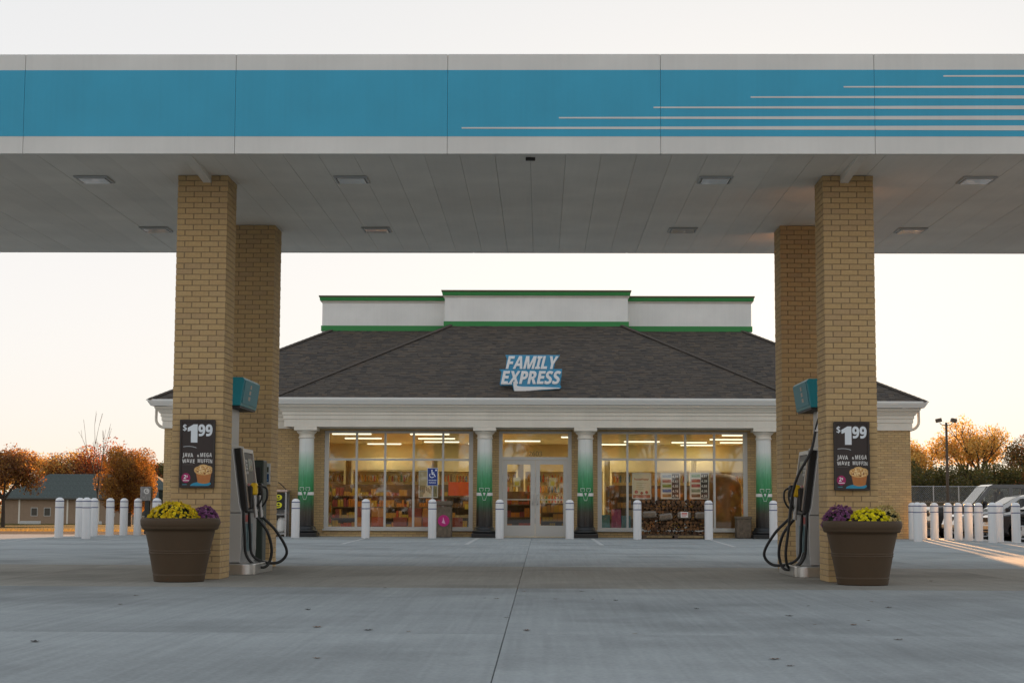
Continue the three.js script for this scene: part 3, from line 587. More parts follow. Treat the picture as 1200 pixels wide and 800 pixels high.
  // price lists hang inside, just behind the glass
  const list = (prices, cols) => (g, w, h) => {
    g.fillStyle = '#ddd6c6'; g.fillRect(0, 0, w, h); g.fillStyle = '#3f3b3a'; g.fillRect(w * 0.58, 0, w * 0.42, h);
    prices.forEach((p, i) => { const y = h * i / prices.length; g.fillStyle = cols[i]; g.fillRect(w * 0.05, y + h * 0.03, w * 0.5, h * 0.13); g.fillStyle = 'rgba(255,255,255,.55)'; g.fillRect(w * 0.08, y + h * 0.05, w * 0.3, 6); g.fillStyle = '#e9e6dd'; g.font = 'bold 44px sans-serif'; g.fillText(p, w * 0.61, y + h * 0.155); });
  };
  poster('price_poster', 'framed price list with multicoloured rows in the right window, middle of three', 3.398, 3.949, 1.09, 1.825, list(['4.31', '4.83', '4.86', '4.74', '4.76'], ['#8d99a8', '#b06a5c', '#7c8b2f', '#4f74a6', '#a3743f']));
  poster('price_poster', 'framed price list with mostly red rows in the right window, right-hand of three', 4.219, 4.768, 1.09, 1.84, list(['4.81', '4.39', '4.88', '4.26', '4.26'], ['#5d8a55', '#a8453a', '#a33a38', '#7e8a70', '#6b4a35']));
  poster('script_poster', 'framed cream poster with red script lettering in the right window, left of three', 2.589, 3.13, 1.09, 1.822, (g, w, h) => {
    g.fillStyle = '#d8ccae'; g.fillRect(0, 0, w, h); g.strokeStyle = '#a8542c'; g.lineWidth = 7; g.lineCap = 'round'; for (const [x0, n] of [[22, 5], [142, 4]]) { g.beginPath(); g.moveTo(x0, 60); for (let i = 0; i < n; i++) { g.quadraticCurveTo(x0 + i * 22 + 4, 100, x0 + i * 22 + 12, 78); g.quadraticCurveTo(x0 + i * 22 + 18, 62, x0 + i * 22 + 22, 84); } g.stroke(); } g.fillStyle = '#b9a887'; for (let i = 0; i < 4; i++) g.fillRect(50, 130 + i * 28, 150 - i * 14, 8);
    g.fillStyle = '#a4432f'; for (const [x, y, s] of [[50, 260, 26], [128, 276, 20], [200, 264, 22]]) { g.beginPath(); g.arc(x, y, s, 0, 7); g.fill(); } g.fillStyle = '#b3664a'; g.fillRect(0, h - 46, w, 46);
  });
  poster('picture_poster', 'framed pale picture poster behind the disabled-parking sign in the left window', -3.475, -2.923, 1.1, 1.871, (g, w, h) => {
    g.fillStyle = '#b9ac8c'; g.fillRect(0, 0, w, h); g.fillStyle = '#8a835f'; g.fillRect(0, h * 0.55, w, h * 0.45); g.fillStyle = '#d4c9ac'; g.beginPath(); g.moveTo(w * 0.2, h); g.lineTo(w * 0.45, h * 0.3); g.lineTo(w * 0.8, h); g.fill(); g.fillStyle = '#5e6650'; for (let i = 0; i < 9; i++) g.fillRect(10 + i * 27, h * 0.6 + (i % 3) * 16, 14, 60);
  });
  const og = thing('orange_notice', 'bright orange blank notice taped in the right pane of the left window', 'sign', [-2.33, 1.165, WZ - 0.15]);
  mesh('card', rbox(0.6, 0.385, 0.012, 0.004, 0, 0.19, 0), mat(C(0.85, 0.1, 0.012), 0.6), og);
  const yg = thing('yellow_price_card', 'small yellow card low in the right pane of the left window', 'card', [-2.1, 0.78, WZ - 0.16]);
  mesh('card', rbox(0.12, 0.14, 0.01, 0.003, 0, 0.07, 0), mat(C(0.75, 0.5, 0.05), 0.6), yg);
  for (const [x, s] of [[-0.68, 'left'], [0.33, 'right']]) {
    const g = thing('door_notice', `small cream and yellow notice on the glass of the ${s} door`, 'notice', [x, 1.42, WZ - 0.105]);
    mesh('card', box(0.2, 0.26, 0.006, 0, 0.13, 0), mat(C(0.6, 0.5, 0.25), 0.6), g); mesh('badge', box(0.11, 0.12, 0.004, 0, 0.1, 0.006), mat(C(0.6, 0.45, 0.03), 0.6), g);
  }
}

// ---------------------------------------------------------------- bollards
let bollardProto = null;
function bollard(label, x, y, z, group, h = 1.05) {
  if (!bollardProto) {
    const b = thing('bollard', label, 'bollard', [x, y, z], group), R = 0.112;
    const pr = [[0, 0], [R, 0], [R, 0.95], [R - 0.004, 0.985], [R - 0.022, 1.018], [R - 0.055, 1.04], [0.03, 1.05], [0, 1.05]];
    mesh('sleeve', lathe(pr, 32), M.bollard, b);
    for (const yy of [0.79, 0.955]) mesh('stripe', new THREE.CylinderGeometry(R + 0.0025, R + 0.0025, 0.022, 32, 1, true).translate(0, yy, 0), M.bollardStripe, b);
    bollardProto = b; return b;
  }
  const c = copyOf(bollardProto, label, [x, y, z]); c.userData.group = group; c.scale.y = h / 1.05; return c;
}
[['before the propane cabinet and first portico column', -6.63], ['before the middle of the left window', -4.73], ['under the blue disabled-parking sign', -2.93], ['beside the left door jamb', -1.11], ['beside the right door jamb', 0.78], ['at the left end of the firewood rack', 2.6], ['at the right end of the firewood rack', 4.52], ['half hidden behind the rear right brick column', 6.26]]
  .forEach(([l, x]) => bollard(`white storefront bollard ${l}`, x, 0, -45.15, 'bollards along the storefront'));
[['leftmost and nearest of the left-side row', -12.63, -43.7], ['left of the close trio beyond the left edge', -12.44, -44.95], ['front one of the close trio on the left', -11.68, -42.85], ['right of the close trio on the left', -12.39, -46.2], ['standing alone just right of the trio', -11.98, -46.35], ['midway between the trio and the machine box', -11.88, -47.5], ['just left of the grey machine box post', -11.53, -47.7], ['left of two behind the left planter flowers', -10.72, -46.6], ['right of two behind the left planter flowers', -10.35, -44.9]]
  .forEach(([l, x, z]) => bollard(`white bollard ${l}`, x, 0, z, 'bollards left of the store'));
[['half hidden at the store corner, leftmost on the right side', 10.372, -46.9], ['large one at the store corner, nearest on the right side', 9.774, -43.6], ['close behind the large corner bollard', 10.656, -46.9], ['before the front bumper of the grey off-roader', 10.908, -46.6], ['second before the grey off-roader', 11.187, -46.2], ['before the silver car bumper, fifth from the store corner', 11.318, -45.6], ['before the silver car bonnet, sixth from the store corner', 11.497, -45.2], ['left of the close pair before the black car', 11.659, -44.8], ['front of the close pair before the black car', 11.464, -42.7], ['rear of the close pair before the black car', 11.954, -43.9], ['rightmost, beside the black car wheel', 12.027, -42.6]]
  .forEach(([l, x, z]) => bollard(`white bollard ${l}`, x, -0.035, z, 'bollards right of the store'));

// ---------------------------------------------------------------- things along the storefront
{
  const s = thing('accessible_parking_sign', 'blue disabled-parking sign on a slim post behind a bollard', 'sign', [-2.94, 0, -45.32]);
  mesh('post', bar(V3(0, 0, 0), V3(0, 1.9, 0), 0.025), M.silver, s);
  const t = canvasTex(256, 440, (g, w, h) => {
    g.fillStyle = '#c9cdd2'; g.fillRect(0, 0, w, h); g.fillStyle = '#16337a'; g.fillRect(8, 8, w - 16, h - 16);
    g.strokeStyle = '#e4e6ea'; g.fillStyle = '#e4e6ea'; g.lineWidth = 20; g.lineCap = 'round';
    g.beginPath(); g.arc(112, 62, 18, 0, 7); g.fill();
    g.beginPath(); g.moveTo(112, 88); g.lineTo(118, 158); g.lineTo(168, 158); g.lineTo(190, 214); g.stroke(); g.beginPath(); g.moveTo(116, 118); g.lineTo(160, 118); g.stroke();
    g.lineWidth = 15; g.beginPath(); g.arc(112, 182, 56, -2.5, 0.75, true); g.stroke();
    g.fillRect(196, 34, 34, 40); g.font = 'bold 40px sans-serif'; g.textAlign = 'center'; g.fillText('RESERVED', w / 2, 320, w - 40); g.fillText('PARKING', w / 2, 380, w - 40);
  });
  mesh('sign_plate', rbox(0.29, 0.485, 0.012, 0.005, 0, 1.655, 0.034), mat(C(0.5, 0.5, 0.5), 0.5), s);
  mesh('sign_face', new THREE.PlaneGeometry(0.285, 0.48).translate(0, 1.655, 0.0425), mat(C(1, 1, 1), 0.45, { map: t }), s);
}
{
  const stone = mat(C(0.2, 0.155, 0.11), 0.9, { map: grainMap, bumpMap: grainBump, bumpScale: 0.004 });
  const a = thing('trash_bin', 'brown square trash bin with a magenta roundel behind the disabled-sign bollard', 'bin', [-2.72, 0, -46.75]);
  mesh('body', rbox(0.48, 0.86, 0.48, 0.03, 0, 0.43, 0), stone, a); mesh('hood', rbox(0.52, 0.14, 0.52, 0.05, 0, 0.94, 0), stone, a);
  const rt = canvasTex(128, 128, (g) => { g.fillStyle = '#b3186f'; g.beginPath(); g.arc(64, 64, 64, 0, 7); g.fill(); g.fillStyle = '#d9a0c0'; g.beginPath(); g.moveTo(20, 70); g.lineTo(100, 44); g.lineTo(84, 86); g.lineTo(60, 74); g.fill(); });
  mesh('roundel', new THREE.CylinderGeometry(0.16, 0.16, 0.01, 32).rotateX(Math.PI / 2).translate(0.02, 0.46, 0.246), [mat(C(0.45, 0.02, 0.2), 0.5), mat(C(1, 1, 1), 0.5, { map: rt }), mat(C(0.45, 0.02, 0.2), 0.5)], a);
  const b = thing('stone_planter_box', 'squat brown stone bin under the right end of the right window', 'bin', [5.66, 0, -46.95]);
  mesh('body', rbox(0.42, 0.55, 0.42, 0.03, 0, 0.275, 0), stone, b); mesh('rim', rbox(0.45, 0.07, 0.45, 0.02, 0, 0.575, 0), stone, b);
}
{ // propane / ice cabinet with yellow price digits
  const p = thing('propane_cabinet', 'metal cylinder cabinet with yellow price digits left of the portico', 'cabinet', [-7.55, 0, -46.9]);
  mesh('cage_frame', merge([[-0.42, -0.25], [0.42, -0.25], [-0.42, 0.25], [0.42, 0.25]].map(([x, z]) => b2(x - 0.025, x + 0.025, 0, 1.24, z - 0.025, z + 0.025)).concat([b2(-0.42, 0.42, 0.06, 0.1, -0.25, 0.25), b2(-0.42, 0.42, 0.6, 0.62, -0.25, 0.25)])), M.silver, p);
  mesh('back_panel', b2(-0.4, 0.4, 0.1, 1.2, -0.2, -0.18), M.greyPaint, p);
  mesh('roof_panel', rbox(0.94, 0.06, 0.6, 0.015, 0, 1.27, 0), mat(C(0.5, 0.36, 0.3), 0.6), p);
  const t = canvasTex(256, 256, (g) => { g.fillStyle = '#14140f'; g.fillRect(0, 0, 256, 256); g.fillStyle = '#d8d21e'; g.font = 'bold 128px sans-serif'; g.fillText('19', 96, 112); g.fillText('99', 96, 236); });
  mesh('price_panel', rbox(0.8, 0.46, 0.02, 0.004, 0, 0.98, 0.285), M.black, p);
  mesh('price_digits', new THREE.PlaneGeometry(0.78, 0.44).translate(0, 0.98, 0.297), mat(C(1, 1, 1), 0.5, { map: t }), p);
  for (let i = 0; i < 3; i++) mesh('gas_cylinder', lathe([[0, 0.11], [0.11, 0.12], [0.135, 0.18], [0.135, 0.42], [0.1, 0.5], [0.05, 0.53], [0, 0.53]], 20).translate(-0.26 + i * 0.27, 0, 0), M.white, p);
  const e = mesh('cord', tube([[0.36, 1.3, -0.2], [0.2, 1.45, -0.3], [0.1, 1.52, -0.36]], 0.012, 12, 5), M.rubber, p);
}
{ // firewood
  const f = thing('firewood_rack', 'dense rack of split firewood stacked before the right window', 'firewood', [3.68, 0, -45.95]), r = rngOf(41);
  mesh('pallet', merge([b2(-0.95, 0.95, 0.09, 0.12, -0.3, 0.34), b2(-0.95, 0.95, 0, 0.02, -0.3, 0.34), b2(-0.9, -0.8, 0.02, 0.09, -0.3, 0.34), b2(-0.05, 0.05, 0.02, 0.09, -0.3, 0.34), b2(0.8, 0.9, 0.02, 0.09, -0.3, 0.34)]), mat(C(0.09, 0.06, 0.04), 0.9), f);
  const endT = dataTex(128, (u, v) => { const d = Math.hypot(u - 0.5, v - 0.5), k = Math.sin(d * 90 + fbm(u, v, 4, 3) * 6) * 0.06; const b = d > 0.44 ? 0.22 : 0.52 + k + (fbm(u, v, 12, 3) - 0.5) * 0.25; return [b, b * 0.74, b * 0.5]; });
  const ends = [[0.55, 0.5, 0.42], [0.36, 0.32, 0.28], [0.75, 0.66, 0.54], [0.25, 0.21, 0.18]].map(c => mat(C(...c), 0.9, { map: endT })), bark = mat(C(0.06, 0.04, 0.027), 0.95, { bumpMap: grainBump, bumpScale: 0.01 });
  const rows = [];
  for (let y = 0.17; y < 0.95; ) { const rr = 0.042 + r() * 0.018; rows.push([y, rr]); y += rr * 1.75; }
  rows.forEach(([y, rr], i) => {
    for (let x = -0.9 + (i % 2) * rr; x < 0.92; ) {
      const q = rr * (0.75 + r() * 0.45), n = 5 + Math.floor(r() * 3), wedge = r() < 0.55;
      const g = new THREE.CylinderGeometry(q, q, 0.42 + r() * 0.05, wedge ? 3 + Math.floor(r() * 2) : n + 3).rotateX(Math.PI / 2).rotateZ(r() * 6.3).translate(x, y + (r() - 0.5) * 0.03, 0.08 + (r() - 0.5) * 0.09);
      mesh('log', g, [bark, ends[Math.floor(r() * 4)], bark], f); x += q * 1.75;
    }
  });
  // shrink-wrapped bundles in the upper rows
  const wrapM = phys(C(0.2, 0.155, 0.11), 0.3, { clearcoat: 0.5, map: grainMap });
  for (const [x, y, a] of [[-0.72, 0.66, 0.05], [-0.28, 0.6, 0.12], [0.22, 0.64, -0.04], [0.7, 0.64, 0]]) mesh('bundle', rbox(0.38, 0.2, 0.4, 0.06, 0, 0, 0).rotateZ(a).translate(x, y, 0.2), wrapM, f);
  const pt = canvasTex(128, 96, (g) => { g.fillStyle = '#ded8d0'; g.fillRect(0, 0, 128, 96); g.fillStyle = '#b0281e'; g.fillRect(12, 16, 104, 24); g.fillRect(12, 54, 104, 8); g.fillRect(12, 72, 80, 8); });
  mesh('price_card', box(0.2, 0.15, 0.008, 0.22, 0.66, 0.412), M.white, f); mesh('card_print', new THREE.PlaneGeometry(0.19, 0.14).translate(0.22, 0.66, 0.4175), mat(C(1, 1, 1), 0.6, { map: pt }), f);
  const barkTop = [];
  for (let i = 0; i < 14; i++) { const q = 0.045 + r() * 0.02; barkTop.push([-0.88 + i * 0.135, 0.97 + r() * 0.05, q]); }
  for (const [x, y, q] of barkTop) mesh('log', new THREE.CylinderGeometry(q, q, 0.44, 8).rotateX(Math.PI / 2).translate(x, y, 0.06 + r() * 0.05), [bark, ends[Math.floor(r() * 4)], bark], f);
}

// ---------------------------------------------------------------- price posters on the columns
{
  const draw = (g, w, h) => {
    g.lineJoin = 'round'; g.fillStyle = '#2e2624'; g.fillRect(0, 0, w, h); const r = rngOf(8);
    g.fillStyle = '#dfe7ec'; g.font = 'bold 104px sans-serif'; g.fillText('$', 10, 112);
    g.beginPath(); g.moveTo(150, 36); g.lineTo(200, 36); g.lineTo(200, 250); g.lineTo(118, 250); g.lineTo(118, 110); g.lineTo(76, 122); g.lineTo(76, 76); g.closePath(); g.fill();
    g.save(); g.translate(206, 170); g.scale(1.02, 1.08); g.font = 'bold 168px sans-serif'; g.fillText('99', 0, 0, 180); g.restore(); g.lineWidth = 7; g.strokeStyle = '#dfe7ec'; g.save(); g.translate(206, 170); g.scale(1.02, 1.08); g.font = 'bold 168px sans-serif'; g.strokeText('99', 0, 0, 180); g.restore();
    g.strokeStyle = '#b8bec0'; g.lineWidth = 7; g.beginPath(); g.moveTo(24, 300); g.quadraticCurveTo(120, 284, 190, 312); g.stroke();
    const hand = (t, x, y, s, w2) => { g.font = `bold ${s}px sans-serif`; let u = x; for (const ch of t) { g.save(); g.translate(u, y + (r() - 0.5) * 8); g.rotate((r() - 0.5) * 0.14); g.scale(w2, 1); g.fillText(ch, 0, 0); g.restore(); u += g.measureText(ch).width * w2 + 3; } };
    g.fillStyle = '#e2e2de'; hand('JAVA', 22, 420, 66, 0.82); g.font = 'bold 38px sans-serif'; g.fillText('&', 200, 418); hand('MEGA', 238, 420, 66, 0.72); hand('WAVE', 18, 488, 62, 0.86); hand('MUFFIN', 206, 488, 62, 0.72);
    g.fillStyle = '#5a5552'; g.fillRect(24, 506, 130, 5);
    g.fillStyle = '#2a8fb0'; g.beginPath(); g.ellipse(250, 742, 130, 34, -0.1, 0, 7); g.fill();
    g.fillStyle = '#c07a3c'; g.beginPath(); g.moveTo(190, 600); g.lineTo(386, 600); g.lineTo(364, 716); g.quadraticCurveTo(290, 748, 214, 716); g.fill();
    g.strokeStyle = '#96582a'; g.lineWidth = 4; for (let i = 0; i < 11; i++) { g.beginPath(); g.moveTo(200 + i * 18, 618); g.lineTo(222 + i * 13.4, 716); g.stroke(); }
    g.fillStyle = '#d8ad6c'; for (const [x, y, a, b] of [[286, 578, 118, 52], [220, 572, 54, 42], [340, 566, 60, 44], [282, 546, 70, 40]]) { g.beginPath(); g.ellipse(x, y, a, b, 0, 0, 7); g.fill(); }
    for (let i = 0; i < 260; i++) { g.fillStyle = ['#e6c48a', '#c8964f', '#b57b38', '#efd6a4'][i % 4]; const a = r() * 6.3, q = Math.sqrt(r()); g.beginPath(); g.arc(286 + Math.cos(a) * q * 108, 570 + Math.sin(a) * q * 46, 3 + r() * 5, 0, 7); g.fill(); }
    g.fillStyle = '#7a3a20'; for (const [x, y] of [[214, 590], [300, 612], [340, 586]]) { g.beginPath(); g.arc(x, y, 10, 0, 7); g.fill(); }
    g.fillStyle = '#a3135f'; g.beginPath(); g.arc(66, 664, 56, 0, 7); g.fill(); g.fillStyle = '#eee'; g.font = 'bold 66px sans-serif'; g.fillText('2', 36, 676); g.fillRect(76, 634, 10, 26); g.fillRect(30, 690, 76, 9); g.fillStyle = '#4a8ea2'; g.fillRect(20, 738, 60, 8);
  };
  const t = canvasTex(400, 760, draw);
  for (const [cx, y0, l] of [[-4.12, 1.085, 'left'], [3.70, 1.085, 'right']]) {
    const p = thing('price_poster_board', `black framed $1.99 muffin poster on the front ${l} brick column`, 'poster', [cx, y0, -19.958], 'price posters on the columns');
    mesh('board', rbox(0.425, 0.815, 0.04, 0.018, 0, 0.4075, 0.02, 3), M.black, p);
    mesh('frame_lip', ring([[0, -0.006], [0.018, -0.002], [0.02, 0.012], [0, 0.012]], -0.19, 0.19, -0.385, 0.385).rotateX(Math.PI / 2).translate(0, 0.4075, 0.046), mat(C(0.03, 0.024, 0.02), 0.4), p);
    mesh('print', new THREE.PlaneGeometry(0.385, 0.775).translate(0, 0.4075, 0.0425), mat(C(1, 1, 1), 0.4, { map: t }), p);
  }
  const t2 = canvasTex(128, 300, (g) => { g.fillStyle = '#aeb4b4'; g.fillRect(0, 0, 128, 300); g.fillStyle = '#23476e'; g.fillRect(10, 150, 108, 120); g.fillStyle = '#3a3f2c'; g.fillRect(14, 46, 100, 80); g.fillStyle = '#b79a3e'; g.fillRect(28, 60, 60, 26); g.fillStyle = '#5f86ab'; g.fillRect(20, 230, 88, 20); });
  const p = thing('column_notice', 'small blue and white notice on the rear left brick column', 'notice', [-3.905, 1.17, -23.588]);
  mesh('board', rbox(0.15, 0.3, 0.03, 0.008, 0, 0.15, 0.014), M.silver, p); mesh('print', new THREE.PlaneGeometry(0.135, 0.285).translate(0, 0.15, 0.0305), mat(C(1, 1, 1), 0.4, { map: t2 }), p);
}

// ---------------------------------------------------------------- planters
function planter(label, x, z) {
  const p = thing('planter_pot', label, 'planter', [x, 0, z], 'planters before the columns');
  const o = [[0.0, 0], [0.282, 0], [0.29, 0.012], [0.296, 0.06], [0.302, 0.072], [0.302, 0.082], [0.298, 0.09], [0.303, 0.1], [0.344, 0.315], [0.352, 0.322], [0.353, 0.333], [0.347, 0.34], [0.354, 0.347], [0.355, 0.36], [0.35, 0.367], [0.396, 0.565], [0.399, 0.592], [0.428, 0.598], [0.44, 0.612], [0.44, 0.628], [0.446, 0.64], [0.455, 0.66], [0.458, 0.7], [0.452, 0.722], [0.436, 0.732], [0.41, 0.726], [0.4, 0.7], [0.39, 0.62]];
  mesh('pot', lathe(o, 64), M.pot, p);
  mesh('soil', new THREE.CircleGeometry(0.4, 40).rotateX(-Math.PI / 2).translate(0, 0.65, 0), M.soil, p);
}
planter('brown ribbed planter pot of yellow mums before the left column', -4.19, -19.4);
planter('brown ribbed planter pot of purple and yellow mums before the right column', 3.705, -19.4);
function mum(label, px, pz, ox, oz, rx, h, cols, seed, n, y0 = 0.66, size = 0.021) {
  const r = rngOf(seed), g = thing('chrysanthemum', label, 'flowers', [px + ox, y0, pz + oz], 'mums in the planters');
  const leaves = [], flowers = { p: [], n: [], c: [] };
  const lp = [], lc = [];
  for (let i = 0; i < n * 5; i++) { // foliage
    const a = r() * 6.283, e = Math.acos(1 - r()), k = 0.35 + r() * 0.6, d = V3(Math.cos(a) * Math.sin(e), Math.cos(e), Math.sin(a) * Math.sin(e));
    const c = V3(d.x * rx * k, d.y * h * k - 0.02, d.z * rx * k), u = V3(r() - 0.5, r() - 0.5, r() - 0.5).normalize(), w = u.clone().cross(d).normalize(), s = 0.016 + r() * 0.016;
    const A = c.clone().addScaledVector(u, -s), B = c.clone().addScaledVector(w, s * 0.5), D = c.clone().addScaledVector(u, s), E2 = c.clone().addScaledVector(w, -s * 0.5);
    lp.push(...A, ...B, ...D, ...A, ...D, ...E2); const t = 0.6 + r() * 0.7; for (let q = 0; q < 6; q++) lc.push(0.028 * t, 0.05 * t, 0.018 * t);
  }
  const lg = new THREE.BufferGeometry(); lg.setAttribute('position', new THREE.Float32BufferAttribute(lp, 3)); lg.setAttribute('color', new THREE.Float32BufferAttribute(lc, 3)); lg.computeVertexNormals();
  const lm = mesh('foliage', lg, mat(C(1, 1, 1), 0.8, { vertexColors: true, side: THREE.DoubleSide }), g); lm.userData.kind = 'stuff';
  const fp = [], fc = [];
  for (let i = 0; i < n; i++) {
    const a = i * 2.39996 + r() * 0.5, e = Math.acos(1 - (i + 0.5) / n * 0.97), k = 0.93 + r() * 0.12 + (Math.sin(a * 3) * 0.03), d = V3(Math.cos(a) * Math.sin(e), Math.cos(e), Math.sin(a) * Math.sin(e));
    if (r() < 0.12) continue;
    const c = V3(d.x * rx * k, d.y * h * k, d.z * rx * k), nrm = V3(d.x + (r() - .5) * .5, d.y * 1.2 + 0.15, d.z + (r() - .5) * .5).normalize(), u = V3(0, 1, 0.01).cross(nrm).normalize(), w = nrm.clone().cross(u);
    const col = cols[Math.floor(r() * cols.length)], t = 0.8 + r() * 0.35, S = size * (0.75 + r() * 0.5);
    for (const [m, rad, up] of [[9, 1, 0.1], [7, 0.68, 0.45], [5, 0.38, 0.75]]) for (let q = 0; q < m; q++) {
      const b0 = (q + r() * 0.3) / m * 6.283, bw = 3.14 / m * 1.1, P = (ang, rr, hh) => c.clone().addScaledVector(u, Math.cos(ang) * rr * S).addScaledVector(w, Math.sin(ang) * rr * S).addScaledVector(nrm, hh * S);
      const T = P(b0, rad, up * 0.8 - 0.15), L1 = P(b0 - bw, rad * 0.6, up), R1 = P(b0 + bw, rad * 0.6, up), O = P(b0, 0.05, up - 0.25);
      fp.push(...O, ...L1, ...T, ...O, ...T, ...R1); for (let z = 0; z < 6; z++) fc.push(col[0] * t, col[1] * t, col[2] * t);
    }
  }
  const fg = new THREE.BufferGeometry(); fg.setAttribute('position', new THREE.Float32BufferAttribute(fp, 3)); fg.setAttribute('color', new THREE.Float32BufferAttribute(fc, 3)); fg.computeVertexNormals();
  const fm = mesh('blossoms', fg, mat(C(1, 1, 1), 0.75, { vertexColors: true, side: THREE.DoubleSide }), g); fm.userData.kind = 'stuff';
}
const YEL = [[0.82, 0.64, 0.012], [0.88, 0.73, 0.03], [0.74, 0.54, 0.01]], PUR = [[0.28, 0.10, 0.24], [0.34, 0.14, 0.3], [0.2, 0.06, 0.16]], PALE = [[0.7, 0.58, 0.24], [0.76, 0.66, 0.32], [0.58, 0.45, 0.17]], BRIGHT = [[0.84, 0.76, 0.01], [0.9, 0.82, 0.02]];
mum('large yellow mum filling the left planter', -4.19, -19.4, -0.06, 0.06, 0.30, 0.25, YEL, 51, 620);
mum('dark purple mum at the right rim of the left planter', -4.19, -19.4, 0.27, -0.08, 0.17, 0.20, PUR, 52, 280);
mum('wilted dark mum at the left rim of the left planter', -4.19, -19.4, -0.3, -0.1, 0.12, 0.13, [[0.06, 0.03, 0.02], [0.09, 0.03, 0.03]], 57, 60);
mum('purple mum at the left rim of the right planter', 3.705, -19.4, -0.24, -0.02, 0.21, 0.235, PUR.concat([[0.3, 0.12, 0.26]]), 53, 380);
mum('bright yellow mum in the middle of the right planter', 3.705, -19.4, 0.06, 0.1, 0.25, 0.20, BRIGHT, 54, 300, 0.66, 0.025);
mum('faded cream mum at the right rim of the right planter', 3.705, -19.4, 0.26, -0.02, 0.19, 0.24, PALE, 55, 280);

